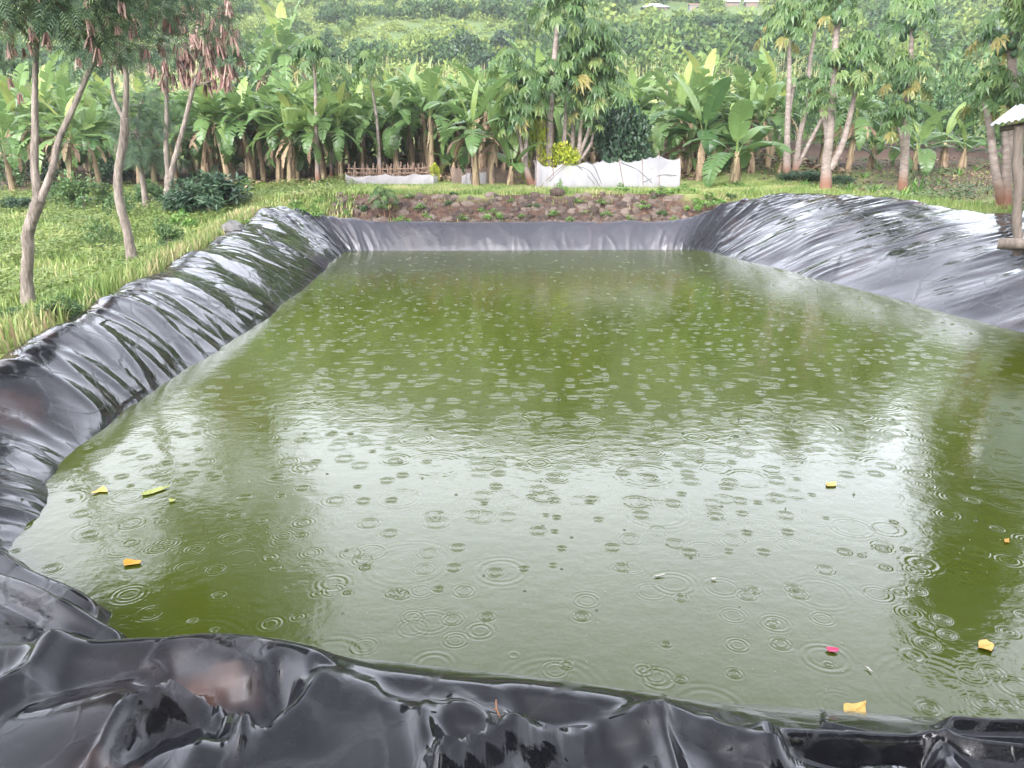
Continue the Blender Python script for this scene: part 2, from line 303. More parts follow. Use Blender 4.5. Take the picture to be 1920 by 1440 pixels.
def water_mat():
    m, nt, N, L = new_mat('green pond water')
    tc = node(nt, 'ShaderNodeTexCoord')
    def math_(op, a, b=None, c=None, clamp=False):
        n = node(nt, 'ShaderNodeMath', operation=op); n.use_clamp = clamp
        for i, v in enumerate((a, b, c)):
            if v is None: continue
            if isinstance(v, (int, float)): n.inputs[i].default_value = v
            else: L.new(v, n.inputs[i])
        return n.outputs[0]
    heights = []
    # rain rings: scale (cells per metre), ring wave number, chance, largest radius, amplitude, offset
    for (sc, k, chance, rmax, amp, off) in ((1.7, 170, .55, .15, .34, 0), (2.6, 210, .45, .09, .42, 5.3), (4.4, 280, .4, .05, .5, 11.1), (1.2, 140, .8, .26, .26, 23.7), (3.3, 240, .5, .07, .4, 31.3)):
        mp = node(nt, 'ShaderNodeMapping'); mp.inputs['Location'].default_value = (off, off * .7, 0); L.new(tc.outputs['Object'], mp.inputs['Vector'])
        vo = node(nt, 'ShaderNodeTexVoronoi', voronoi_dimensions='2D', feature='F1'); vo.inputs['Scale'].default_value = sc; vo.inputs['Randomness'].default_value = .85
        L.new(mp.outputs[0], vo.inputs['Vector'])
        sep = node(nt, 'ShaderNodeSeparateColor'); L.new(vo.outputs['Color'], sep.inputs[0])
        d = math_('DIVIDE', vo.outputs['Distance'], sc)              # metres from the drop
        r0 = math_('MULTIPLY_ADD', sep.outputs[0], rmax, .012)       # ring radius now
        x = math_('SUBTRACT', d, r0)
        w = math_('MULTIPLY_ADD', r0, .28, .012)
        e = math_('DIVIDE', x, w); e = math_('MULTIPLY', e, e); e = math_('MULTIPLY', e, -1.0); e = math_('EXPONENT', e)
        s = math_('SINE', math_('MULTIPLY', x, k))
        fade = math_('SUBTRACT', 1.15, sep.outputs[0])
        on = math_('LESS_THAN', sep.outputs[1], chance)
        # the ring ends before its cell does
        lim = math_('SUBTRACT', 1.0, math_('MULTIPLY', math_('SUBTRACT', vo.outputs['Distance'], .42), 6.0), clamp=True)
        h = math_('MULTIPLY', math_('MULTIPLY', e, s), math_('MULTIPLY', math_('MULTIPLY', fade, on), amp)); h = math_('MULTIPLY', h, lim)
        heights.append(h)
    tot = heights[0]
    for h in heights[1:]: tot = math_('ADD', tot, h)
    nz = node(nt, 'ShaderNodeTexNoise', i_Scale=9, i_Detail=3, i_Roughness=.55); L.new(tc.outputs['Object'], nz.inputs['Vector'])
    tot = math_('ADD', tot, math_('MULTIPLY', nz.outputs[0], 1.2))
    n3 = node(nt, 'ShaderNodeTexNoise', i_Scale=2.2, i_Detail=2); L.new(tc.outputs['Object'], n3.inputs['Vector'])
    tot = math_('ADD', tot, math_('MULTIPLY', n3.outputs[0], .8))
    bp = node(nt, 'ShaderNodeBump'); bp.inputs['Strength'].default_value = 1; bp.inputs['Distance'].default_value = .0022; L.new(tot, bp.inputs['Height'])
    n2 = node(nt, 'ShaderNodeTexNoise', i_Scale=.35, i_Detail=3); L.new(tc.outputs['Object'], n2.inputs['Vector'])
    rp = ramp(nt, [(.3, (.047, .061, .0060)), (.7, (.055, .070, .0078))]); L.new(n2.outputs[0], rp.inputs[0])
    p = node(nt, 'ShaderNodeBsdfPrincipled'); L.new(rp.outputs[0], p.inputs['Base Color']); p.inputs['Roughness'].default_value = .085; p.inputs['IOR'].default_value = 1.44
    L.new(bp.outputs[0], p.inputs['Normal'])
    o = node(nt, 'ShaderNodeOutputMaterial'); L.new(p.outputs[0], o.inputs['Surface']); return m
M['water'] = water_mat()
m_, nt_, N_, L_ = new_mat('water drop'); _p = node(nt_, 'ShaderNodeBsdfPrincipled'); _p.inputs['Base Color'].default_value = (.06, .075, .03, 1); _p.inputs['Roughness'].default_value = .08; _p.inputs['IOR'].default_value = 1.5
L_.new(_p.outputs[0], node(nt_, 'ShaderNodeOutputMaterial').inputs[0]); M['splash'] = m_

# ------------------------------------------------------------------ object helpers
def tag(o, label=None, cat=None, group=None, kind=None):
    if label: o['label'] = label
    if cat: o['category'] = cat
    if group: o['group'] = group
    if kind: o['kind'] = kind
    return o
def thing(name, label, cat, loc=(0, 0, 0), rz=0, group=None):
    o = bpy.data.objects.new(name, None); COL.objects.link(o); o.location = loc; o.rotation_euler = (0, 0, rz); o.empty_display_size = .2
    return tag(o, label, cat, group)
def link(name, mesh, parent=None, loc=None, rot=None, scale=None):
    o = bpy.data.objects.new(name, mesh); COL.objects.link(o)
    if parent is not None: o.parent = parent
    if loc is not None: o.location = loc
    if rot is not None: o.rotation_euler = rot
    if scale is not None: o.scale = scale if hasattr(scale, '__len__') else (scale,) * 3
    return o

class MB:
    def __init__(s): s.v = []; s.f = []; s.t = []
    def quad(s, a, b, c, d, t=.5):
        n = len(s.v); s.v += [a, b, c, d]; s.f.append((n, n + 1, n + 2, n + 3)); s.t.append(t)
    def tri(s, a, b, c, t=.5):
        n = len(s.v); s.v += [a, b, c]; s.f.append((n, n + 1, n + 2)); s.t.append(t)
    def strip(s, rows, t=.5, closed=False):
        """rows: list of equal length lists of points, shared vertices"""
        n = len(s.v); k = len(rows[0])
        for r in rows: s.v += list(r)
        for i in range(len(rows) - 1):
            for j in range(k if closed else k - 1):
                a = n + i * k + j; b = n + i * k + (j + 1) % k
                s.f.append((a, b, b + k, a + k)); s.t.append(t)
    def mesh(s, name, mat, smooth=False):
        me = bpy.data.meshes.new(name); me.from_pydata([tuple(p) for p in s.v], [], s.f)
        a = me.attributes.new('tint', 'FLOAT', 'FACE'); a.data.foreach_set('value', np.array(s.t, np.float32))
        for mm in (mat if isinstance(mat, (list, tuple)) else [mat]): me.materials.append(mm)
        if smooth: me.polygons.foreach_set('use_smooth', np.ones(len(s.f), bool))
        me.update(); return me
    def build(s, name, mat, parent=None, smooth=False): return link(name, s.mesh(name, mat, smooth), parent)

def np_mesh(name, verts, faces, mat, tint=None, smooth=False):
    """verts (n,3), faces (m,4) numpy"""
    me = bpy.data.meshes.new(name); n, m = len(verts), len(faces); k = faces.shape[1]
    me.vertices.add(n); me.vertices.foreach_set('co', np.ascontiguousarray(verts, np.float32).ravel())
    me.loops.add(m * k); me.loops.foreach_set('vertex_index', np.ascontiguousarray(faces, np.int32).ravel())
    me.polygons.add(m); me.polygons.foreach_set('loop_start', np.arange(0, m * k, k, dtype=np.int32))
    try: me.polygons.foreach_set('loop_total', np.full(m, k, np.int32))
    except Exception: pass
    if smooth: me.polygons.foreach_set('use_smooth', np.ones(m, bool))
    if tint is not None:
        a = me.attributes.new('tint', 'FLOAT', 'FACE'); a.data.foreach_set('value', np.asarray(tint, np.float32))
    me.materials.append(mat); me.update(calc_edges=True); me.validate(); return me

def smooth_poly(pts, radii, sub=4):
    P = [Vector(p) for p in pts]; out = []; rr = []
    for i in range(len(P) - 1):
        p0 = P[max(i - 1, 0)]; p1 = P[i]; p2 = P[i + 1]; p3 = P[min(i + 2, len(P) - 1)]
        for k in range(sub):
            t = k / sub
            out.append(.5 * (2 * p1 + (p2 - p0) * t + (2 * p0 - 5 * p1 + 4 * p2 - p3) * t * t + (3 * p1 - p0 - 3 * p2 + p3) * t ** 3))
            rr.append(radii[i] * (1 - t) + radii[i + 1] * t)
    out.append(P[-1]); rr.append(radii[-1]); return out, rr
def tube(mb, pts, radii, n=8, tint=.5, sub=4, lump=0, flare=0):
    if not hasattr(radii, '__len__'): radii = [radii] * len(pts)
    P, Rr = smooth_poly(pts, radii, sub)
    rows = []; ref = Vector((1, .3, .1)).normalized()
    for i, p in enumerate(P):
        d = (P[min(i + 1, len(P) - 1)] - P[max(i - 1, 0)]).normalized()
        a = (ref - d * ref.dot(d)).normalized(); b = d.cross(a); ref = a
        r = Rr[i]
        rows.append([p + (a * math.cos(2 * math.pi * j / n) + b * math.sin(2 * math.pi * j / n)) * r * (1 + (random.uniform(-lump, lump) if lump else 0)) for j in range(n)])
    mb.strip(rows, tint, True)
    k = len(mb.v); mb.v.append(P[-1]); 
    for j in range(n): mb.f.append((k - n + j, k - n + (j + 1) % n, k)); mb.t.append(tint)
def rvec():
    while True:
        v = Vector((random.uniform(-1, 1), random.uniform(-1, 1), random.uniform(-1, 1)))
        if .05 < v.length < 1: return v.normalized()
def leafquad(mb, p, d, n, L, W, t):
    """diamond-ish leaf folded along its midrib, from p along d, facing n"""
    s = d.cross(n); 
    if s.length < 1e-4: s = d.orthogonal()
    s = s.normalized() * W; up = s.cross(d).normalized() * (W * .35)
    m = p + d * (L * .5); e = p + d * L - up
    k = len(mb.v); mb.v += [p, m + s + up, e, m - s + up, m - up * .2]
    mb.f += [(k, k + 1, k + 4), (k + 1, k + 2, k + 4), (k + 2, k + 3, k + 4), (k + 3, k, k + 4)]; mb.t += [t] * 4
def flatleaf(mb, p, d, n, L, W, t):
    s = d.cross(n)
    if s.length < 1e-4: s = d.orthogonal()
    s = s.normalized() * W; m = p + d * (L * .45)
    k = len(mb.v); mb.v += [p, m + s, p + d * L, m - s]; mb.f.append((k, k + 1, k + 2, k + 3)); mb.t.append(t)

# ------------------------------------------------------------------ terrain
def axis(segs):
    out = []
    for a, b, st in segs: out += list(np.arange(a, b - 1e-6, st))
    out.append(segs[-1][1]); return np.array(out)
gx = axis([(-420, -120, 15), (-120, -40, 4), (-40, -13, 1), (-13, 13, .13), (13, 40, 1), (40, 120, 4), (120, 420, 15)])
gy = axis([(-160, -10, 10), (-10, 0, 1), (0, 27, .13), (27, 50, .6), (50, 90, 1.6), (90, 180, 2.5), (180, 600, 8)])
GX, GY = np.meshgrid(gx, gy); GZ = ground(GX, GY)
nx_, ny_ = len(gx), len(gy)
verts = np.stack([GX.ravel(), GY.ravel(), GZ.ravel()], 1)
ii = (np.arange(ny_ - 1)[:, None] * nx_ + np.arange(nx_ - 1)[None, :]).ravel()
me = np_mesh('ground', verts, np.stack([ii, ii + 1, ii + nx_ + 1, ii + nx_], 1), M['terrain'], smooth=True)
xs, ys = verts[:, 0], verts[:, 1]
nzs = fbm(xs * .5, ys * .5, 21, 3)
# soil: under the bananas, on the stone bank and on the tilled plot at the right
soil = sstep(28.5, 29.6, ys + nzs * 1.2 - sstep(-3, 6, xs) * 2.2) * (1 - sstep(44, 48, ys)) * (1 - .0 * xs)
soil = np.maximum(soil, sstep(20.1, 20.4, ys) * (1 - sstep(21.5, 22.2, ys + nzs * .6)) * sstep(-5.9, -4.9, xs + nzs * 1.2) * (1 - sstep(5.6, 6.8, xs)))
soil = np.maximum(soil, sstep(16.5, 19.5, ys + nzs * 4) * sstep(10.2, 12.5, xs + nzs * 2) * (1 - sstep(34, 37, ys)) * .95)
hill = sstep(46, 60, ys)
for nm, arr in (('soil', soil), ('hill', hill)):
    a = me.attributes.new(nm, 'FLOAT', 'POINT'); a.data.foreach_set('value', arr.astype(np.float32))
tag(link('ground', me), 'grassy ground and hillside around the pond', None, None, 'structure')

# dark path strip at the far left, draped on the ground
mb = MB(); rows = []
for x in np.linspace(-34, -9.2, 60):
    rows.append([Vector((x, y, gz(x, y) + .03)) for y in (25.0, 25.4, 25.8, 26.2)])
mb.strip(rows); tag(mb.build('path', M['asphalt']), None, None, None, 'structure')

# ------------------------------------------------------------------ water
wl = catmull_closed(STA[:, :2], [6] * len(STA)); cc = CREST[::1]
wc = catmull_closed(STA[:, 2:4], [6] * len(STA)); wo = wl + (wc - wl) * .45
mb = MB(); mb.v = [Vector((p[0], p[1], 0)) for p in wo]; mb.f = [tuple(range(len(wo)))]; mb.t = [.5]
wme = mb.mesh('pond_water', M['water'])
if wme.polygons[0].normal.z < 0: wme.flip_normals()
tag(link('pond_water', wme), 'murky green pond water pitted by rain', None, None, 'structure')

# ------------------------------------------------------------------ liner
def build_liner():
    V = np.concatenate([np.linspace(-.45, 0, 8)[:-1], np.linspace(0, 1, 80), 1 + np.linspace(0, 1, 34)[1:]])
    Wp, Cp, cz, out = LOOP[:, 0:2], LOOP[:, 2:4], LOOP[:, 4], LOOP[:, 5]
    n = len(LOOP)
    seg = np.hypot(*(np.roll(Cp, -1, 0) - np.roll(Cp, 1, 0)).T) / 2; arc = np.cumsum(seg)
    dirv = Cp - Wp; run = np.hypot(dirv[:, 0], dirv[:, 1]); hd = dirv / run[:, None]
    tan = np.roll(Cp, -3, 0) - np.roll(Cp, 3, 0); tan /= np.hypot(tan[:, 0], tan[:, 1])[:, None]
    # weights of the four sides
    cx, cy = Cp[:, 0], Cp[:, 1]
    near = (1 - sstep(2.6, 3.6, cy)) * (np.abs(cx) < 8); far = sstep(19.8, 20.4, cy) * (1 - sstep(4.3, 5.6, np.abs(cx - .1)))
    left = (cx < 0) * (1 - near) * (1 - far); right = (cx > 0) * (1 - near) * (1 - far)
    A = arc[:, None]; Vv = V[None, :]
    sl = np.hypot(run, cz)[:, None]
    B = np.where(Vv <= 1, Vv * sl, sl + (Vv - 1) * out[:, None])
    f = np.where(Vv <= 1, Vv, 1)
    g = np.where(Vv >= 0, 1 - np.power(np.clip(1 - Vv, 0, 1), 1.45), 1.45 * Vv)
    px = Wp[:, 0:1] + dirv[:, 0:1] * f; py = Wp[:, 1:2] + dirv[:, 1:2] * f; pz = cz[:, None] * g
    o = np.clip(Vv - 1, 0, 1) * out[:, None]
    edge = 1 + .35 * perlin(A * 1.3, A * 0 + 3.3, 5) + .25 * perlin(A * 4, A * 0, 6)
    o2 = np.where(near[:, None] > .5, o, o * edge)
    px = px + hd[:, 0:1] * o2; py = py + hd[:, 1:2] * o2
    pz = pz - np.where(near[:, None] > .5, .10 * o, 1.1 * o2 ** 2)
    # normal of the smooth slope
    sz = np.clip(cz / run, 0, 1.6)[:, None] * np.where(Vv < 1, 1.45 * np.power(np.clip(1 - Vv, .0, 1.2), .45), -.1)
    nl = 1 / np.sqrt(1 + sz ** 2); nxn = -hd[:, 0:1] * sz * nl; nyn = -hd[:, 1:2] * sz * nl; nzn = nl
    env = sstep(-.3, .15, Vv) * np.where(Vv > 1, 1 - .8 * sstep(1.3, 2, Vv), 1)
    # diagonal tension folds: they run from far and low to near and high
    sgn = (right - left)[:, None]
    diag = A + sgn * B * np.where(sgn > 0, .62, 1.35); al = A * .5 - sgn * B * .7
    warp = .42 * perlin(A * .55, B * .7, 31) + .16 * perlin(A * 1.6, B * 1.6, 32)
    def ridged(u, w, s): return 1 - np.abs(perlin(u, w, s)) * 2.2
    reg = .35 + .65 * sstep(-.15, .35, perlin(A * .35, B * .5, 77))
    sp = lambda v, t: np.maximum(0, v - t) / (1 - t)
    tri = lambda v: np.abs(v - np.floor(v) - .5) * 2          # sharp pleats
    m1 = sstep(-.15, .25, perlin(A * .45, B * .6, 78)); m2 = sstep(-.05, .3, perlin(A * .6 + 9, B * .8, 79)); m3 = sstep(-.1, .3, perlin(A * .9, B * .9, 80))
    wl_ = .10 * perlin(A * .5, B * .5, 31) + .03 * perlin(A * 1.7, B * 1.7, 32)
    lng = al * .22
    # crumpled facets
    def facets(u, w, s, k=5):
        out = np.full(u.shape, -9.0); iu = np.floor(u); iw = np.floor(w)
        for a in (-1, 0, 1):
            for b in (-1, 0, 1):
                cx_ = iu + a + _hash(iu + a, iw + b, s); cw_ = iw + b + _hash(iu + a, iw + b, s + 1)
                gu = _hash(iu + a, iw + b, s + 2) - .5; gw = _hash(iu + a, iw + b, s + 3) - .5
                du, dw = u - cx_, w - cw_
                out = np.maximum(out, .35 * _hash(iu + a, iw + b, s + 4) + gu * du + gw * dw - .55 * np.sqrt(du * du + dw * dw))
        return out
    r1 = (.06 * perlin(diag * .42 + wl_, lng * .6, 41) + .10 * facets(diag * .75 + wl_ * 2, al * .30, 49) + .030 * m2 * facets(diag * 2.3 + wl_ * 4, al * .55, 50) + .05 * m1 * sp(ridged(diag * .8 + wl_ * 3, lng, 42), .25)
          + .022 * m2 * sp(ridged(diag * 1.9 + wl_ * 5, lng * 1.2, 43), .2) + .011 * m3 * sp(ridged(diag * 4.4 + wl_ * 9, lng * 2, 44), .15)
          - .012 * m1 * sp(ridged(diag * 3.1 + wl_ * 7, lng * 1.6, 48), .45) + .0035 * m2 * ridged(diag * 10 + wl_ * 16, lng * 3, 45) + .03 * perlin(A * .9, B * .9, 46))
    # left near half: larger billows
    big = (left * (1 - sstep(8, 12, cy)))[:, None]
    diag2 = A - B * .45
    r2 = .12 * perlin(diag2 * 1.0 + warp, B * .6 + 7, 51) + .085 * facets(diag2 * 1.9 + warp * .6, B * 1.15 + warp * .5, 52) + .020 * facets(diag2 * 5.2 + warp, B * 3.0, 57) + .02 * sp(ridged(diag2 * 2.6 + warp, B * .6, 53), .4)
    # far wall: soft vertical folds
    r3 = .05 * perlin(A * .9, B * .6, 61) + .022 * np.maximum(0, ridged(A * 1.3 + .9 * B, B * .8, 62)) + .015 * np.maximum(0, ridged(A * 2.6 - .7 * B, B * 1.4, 64) - .4) + .004 * perlin(A * 5, B * 2, 63)
    lr = (left + right)[:, None]
    corner = (sstep(17.5, 19.5, cy) * sstep(3.4, 4.4, np.abs(cx - .1)) * (1 - sstep(6.6, 7.8, np.abs(cx - .1))))[:, None]
    pz = pz + far[:, None] * np.clip(Vv, 0, 1) * (.035 * perlin(A * .7, A * 0, 65) + .02 * perlin(A * 2.4, A * 0, 66))
    h = env * (corner * (.05 * ridged(A * 1.7 + .15 * B, B * .5, 67) + .03 * ridged(A * 3.9, B * .8, 68)) + lr * ((1 - big) * r1 + big * r2) + far[:, None] * r3 + near[:, None] * (.03 * perlin(px * 1.1, py * 1.4, 71)))
    # hand placed folds of the near edge (image polylines laid on the bank)
    nz = np.zeros_like(px)
    nearm = near[:, None] * np.ones_like(px)
    def fold(pts, amp, w, z=.45, skew=0):
        nonlocal nz
        P = np.array([at_z(*p, z).to_tuple()[:2] for p in pts]); best = np.full(px.shape, 1e9); side = np.zeros_like(px)
        for (a, b) in zip(P[:-1], P[1:]):
            d = b - a; L2 = (d ** 2).sum(); t = np.clip(((px - a[0]) * d[0] + (py - a[1]) * d[1]) / L2, 0, 1)
            qx = px - a[0] - t * d[0]; qy = py - a[1] - t * d[1]; dd = np.hypot(qx, qy); m = dd < best
            best = np.where(m, dd, best); side = np.where(m, (d[0] * qy - d[1] * qx) / math.sqrt(L2), side)
        ww = np.where(side > 0, w * (1 + skew), w * (1 - skew))
        nz = nz + amp * np.exp(-(side / ww) ** 2 - (np.maximum(best - np.abs(side), 0) / (w * .9)) ** 2)
    fold([(-60, 1255), (120, 1240), (300, 1222), (420, 1215), (520, 1224), (600, 1250), (690, 1285)], .038, .075)
    fold([(130, 1300), (250, 1275), (350, 1300), (430, 1330)], -.045, .09)
    fold([(330, 1270), (400, 1290), (470, 1330)], -.05, .08)
    fold([(180, 1440), (240, 1370), (330, 1330), (380, 1322), (440, 1352), (470, 1385)], .075, .040, .45, -.4)
    fold([(210, 1430), (300, 1375), (380, 1350), (430, 1385)], -.06, .05)
    fold([(0, 1330), (60, 1300), (110, 1250)], .05, .06)
    fold([(575, 1310), (550, 1345), (470, 1378), (380, 1420)], .045, .08, .45, .2)
    fold([(520, 1290), (545, 1310), (500, 1350)], -.06, .05)
    fold([(620, 1300), (760, 1320), (860, 1330), (960, 1365)], .02, .05)
    fold([(640, 1270), (760, 1300), (900, 1325)], -.035, .06)
    fold([(790, 1350), (800, 1400), (830, 1440)], .035, .05, .45, .2)
    fold([(860, 1335), (965, 1372), (900, 1405), (830, 1440)], .035, .04, .45, .3)
    fold([(850, 1375), (890, 1372), (840, 1410)], -.025, .06)
    fold([(1000, 1330), (1060, 1340), (1120, 1345)], -.065, .085)
    fold([(830, 1446), (980, 1385), (1120, 1348), (1250, 1332), (1340, 1345), (1450, 1375)], .055, .045, .45, .2)
    fold([(1010, 1430), (1100, 1400), (1170, 1410)], -.05, .05)
    fold([(1240, 1350), (1260, 1400), (1280, 1460)], .035, .03)
    fold([(1340, 1360), (1360, 1440)], -.03, .09)
    fold([(1450, 1375), (1560, 1395), (1680, 1410), (1760, 1460)], .03, .03)
    fold([(1440, 1375), (1560, 1362), (1700, 1352), (1760, 1350), (1830, 1368), (1930, 1385)], .05, .035, .38, .25)
    fold([(1500, 1388), (1640, 1385), (1740, 1375)], -.055, .05, .38)
    fold([(1770, 1365), (1800, 1410), (1880, 1450)], .035, .04, .38)
    fold([(1790, 1335), (1930, 1345)], .05, .03, .30)
    fold([(1640, 1420), (1700, 1415), (1740, 1440)], .05, .045, .40)
    # corner flaps that reach into the water at the near left
    fold([(-100, 1000), (40, 1080), (178, 1137)], .10, .075, .05)
    fold([(0, 1130), (120, 1190), (225, 1215)], .09, .07, .05)
    fold([(-60, 1080), (60, 1150), (110, 1240)], -.05, .07, .2)
    zone = np.clip(near + (left * (1 - sstep(3.2, 4.4, cy))), 0, 1)[:, None] * env
    h2 = 1.25 * nz * zone + zone * (.030 * facets(px * 1.7 + .35 * perlin(px * 2, py * 2, 83), py * 2.2 + .3 * perlin(px * 2 + 5, py * 2, 86), 82) + .025 * perlin(px * 1.6, py * 2, 84))
    X = px + nxn * h; Y = py + nyn * h; Z = pz + nzn * h + h2
    # stay above the ground sheet
    verts = np.stack([X, Y, Z], 2).reshape(-1, 3); k = len(V)
    i = np.arange(n)[:, None] * k + np.arange(k - 1)[None, :]; j = ((np.arange(n) + 1) % n)[:, None] * k + np.arange(k - 1)[None, :]
    faces = np.stack([i, j, j + 1, i + 1], 2).reshape(-1, 4)
    me = np_mesh('pond_liner', verts, faces, M['liner'], smooth=True)
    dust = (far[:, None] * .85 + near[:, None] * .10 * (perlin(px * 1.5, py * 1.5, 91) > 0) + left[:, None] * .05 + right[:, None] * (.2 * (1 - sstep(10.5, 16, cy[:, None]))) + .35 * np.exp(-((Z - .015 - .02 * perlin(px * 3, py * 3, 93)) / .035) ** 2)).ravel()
    mud = np.zeros_like(px)
    c = at_z(388, 1285, .47); q = at_z(400, 1225, .5); nzv = .05 * perlin(px * 9, py * 9, 95)
    d = np.hypot((px - c.x) / .16, (py - c.y) / .085) + nzv * 6; mud = np.maximum(mud, (1 - sstep(.35, 1.15, d + .5 * perlin(px * 14, py * 14, 97))) * .75)
    c = at_z(195, 1420, .5); d = np.hypot((px - c.x) / .12, (py - c.y) / .03) + nzv * 6; mud = np.maximum(mud, (1 - sstep(.6, 1.05, d)) * .3)
    c = at_z(15, 730, .5); d = np.hypot((px - c.x) / .22, (py - c.y) / .3) + nzv * 6; mud = np.maximum(mud, (1 - sstep(.6, 1.05, d)) * .15)
    mud = np.maximum(mud, .3 * sstep(.86, 1.08, Vv) * sstep(.0, .35, fbm(px * 2.2, py * 2.2, 99, 3)) * (1 - near[:, None]))
    mud = np.maximum(mud, .07 * sstep(.12, .5, fbm(px * 1.3, py * 1.3, 103, 4)))
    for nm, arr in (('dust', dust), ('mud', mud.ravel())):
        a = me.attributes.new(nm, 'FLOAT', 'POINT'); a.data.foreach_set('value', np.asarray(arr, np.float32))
    if me.polygons[len(me.polygons) // 2].normal.z < 0: me.flip_normals()
    return me
tag(link('pond_liner', build_liner()), 'shiny black plastic sheet lining the banks of the pond in wrinkles', 'pond liner')
# ------------------------------------------------------------------ bananas
def banana_leaf(mb, base, az, el0, L, W, t, droop, rng, torn=.5, dry=False):
    """midrib arcs from el0 (degrees above horizontal) downwards by droop degrees"""
    n = 16; p = Vector(base); mid = [p.copy()]; dirs = []
    twist = rng.uniform(-.25, .25)
    for i in range(n):
        u = i / (n - 1); el = R(el0 - droop * u ** 1.4); a = az + twist * u
        d = Vector((math.cos(a) * math.cos(el), math.sin(a) * math.cos(el), math.sin(el))); dirs.append(d)
        p = p + d * (L / n); mid.append(p.copy())
    pet = 3  # first steps are the bare stalk
    rows = []
    for i in range(pet + 2):
        d = dirs[min(i, n - 1)]; s = d.cross(Vector((0, 0, 1))); s = s.normalized() if s.length > .05 else Vector((math.sin(az), -math.cos(az), 0))
        u = s.cross(d).normalized(); r = .028 - .003 * i
        rows.append([mid[i] + s * r, mid[i] - u * r, mid[i] - s * r])
    mb.strip(rows, min(1, t + .15))
    for side in (-1, 1):
        group = 0; off = 0
        for i in range(pet, n):
            u0 = (i - pet) / (n - pet); u1 = (i + 1 - pet) / (n - pet)
            prof = lambda u: W * (max(0.0, math.sin(math.pi * min(1, u * .93 + .07)) ** .55)) * (1 - .25 * u) if u < .999 else W * .04
            if group <= 0:
                group = rng.choice([1, 1, 2, 3]) if rng.random() < torn else rng.choice([4, 6, 8]); off = rng.uniform(-1, 1) * (.35 * torn)
                gap = .30 * (torn + .1)
            else: gap = 0
            group -= 1
            d0 = dirs[i]; 
            def lateral(d, fold):
                s = d.cross(Vector((0, 0, 1)))
                s = s.normalized() if s.length > .05 else Vector((math.sin(az), -math.cos(az), 0))
                up = s.cross(d).normalized(); s = s * side
                return s * math.cos(fold) + up * math.sin(fold), up
            f1 = .35 + off; f2 = -.25 + off * 1.6
            l1, up = lateral(d0, f1); l2, _ = lateral(d0, f2)
            w0, w1 = prof(u0), prof(u1)
            lean = d0 * .35
            a0, a1 = mid[i], mid[i + 1]
            a0g = a0 + (a1 - a0) * gap
            b0 = a0g + (l1 + lean).normalized() * w0 * .5; b1 = a1 + (l1 + lean).normalized() * w1 * .5
            c0 = b0 + (l2 + lean).normalized() * w0 * .5; c1 = b1 + (l2 + lean).normalized() * w1 * .5
            if gap: c0 = c0 + (c1 - c0) * .2
            k = len(mb.v); mb.v += [a0, a1, b1, b0, c1, c0]; tt = min(1, max(0, t + rng.uniform(-.05, .05)))
            mb.f += [(k, k + 1, k + 2, k + 3), (k + 3, k + 2, k + 4, k + 5)]; mb.t += [tt, tt]

def banana_meshes(seed, H, n, L, W, upright=.5, torn=.5, skirt=5, tbase=.45):
    rng = random.Random(seed); st = random.getstate(); random.seed(seed)
    mb = MB(); lean = Vector((rng.uniform(-.12, .12), rng.uniform(-.12, .12), 0))
    top = Vector((lean.x * H, lean.y * H, H))
    tube(mb, [Vector((0, 0, -.15)), Vector((lean.x * H * .2, lean.y * H * .2, H * .4)), top * .98 + Vector((0, 0, .05))], [.125, .10, .055], 9, .5, 5, .08)
    # peeling sheath strips down the stem
    for i in range(int(16 * H / 2) + 4):
        z = rng.uniform(.25, .98) * H; a = rng.uniform(0, 6.28); q = top * (z / H); r = .115
        o = q + Vector((math.cos(a), math.sin(a), 0)) * r * (1.15 - .4 * z / H); s = Vector((-math.sin(a), math.cos(a), 0)) * rng.uniform(.02, .045)
        l = rng.uniform(.2, .6); e = o + Vector((math.cos(a) * .06, math.sin(a) * .06, -min(l, z)))
        mb.quad(o - s, o + s, e + s * .6, e - s * .6, rng.uniform(.0, .9))
    stem = mb.mesh('pseudostem', M['stem'], True)
    mb = MB()
    for i in range(n):
        u = i / max(1, n - 1)     # 0 youngest, upright
        az = i * 2.4 + rng.uniform(-.4, .4)
        el = 86 - (96 - 70 * upright) * u ** .85 + rng.uniform(-8, 8); dr = 14 + 70 * u * (1.3 - upright) + rng.uniform(0, 45)
        t = tbase + (.28 if u < .15 else 0) - .25 * u + rng.uniform(-.12, .12)
        if u > .85 and rng.random() < .12: t = .88
        banana_leaf(mb, top + Vector((math.cos(az), math.sin(az), 0)) * .03 - Vector((0, 0, .12 * u)), az, el, L * rng.uniform(.8, 1.1) * (.8 if u < .1 else 1), W * rng.uniform(.85, 1.1) * (.75 if u < .1 else 1), t, dr, rng, torn * (.25 if u < .15 else 1))
    crown = mb.mesh('leaf_crown', M['banana'], True)
    dry = None
    if skirt:
        mb = MB()
        for i in range(skirt):
            az = rng.uniform(0, 6.28); banana_leaf(mb, top - Vector((0, 0, rng.uniform(.05, .35))), az, rng.uniform(-30, 10), L * rng.uniform(.5, .75), W * .35, rng.random(), rng.uniform(45, 80), rng, .9)
        dry = mb.mesh('dry_leaves', M['banana_dry'], True)
    random.setstate(st); return stem, crown, dry
BAN = [banana_meshes(100 + i, 2.0 + .12 * (i % 3), 12 + i % 3, 2.05 + .15 * (i % 3), .34, .10 + .07 * (i % 4), .7 + .12 * (i % 3), 2 + i % 3, .44 + .08 * (i % 3)) for i in range(9)]
BAN_HERO = banana_meshes(201, 1.75, 9, 2.3, .36, .25, .75, 6, .40)
BAN_WIDE = banana_meshes(202, 1.5, 9, 2.2, .40, .30, .45, 3, .34)
BAN_SHORT = banana_meshes(203, .75, 7, 1.7, .33, .35, .3, 0, .42)
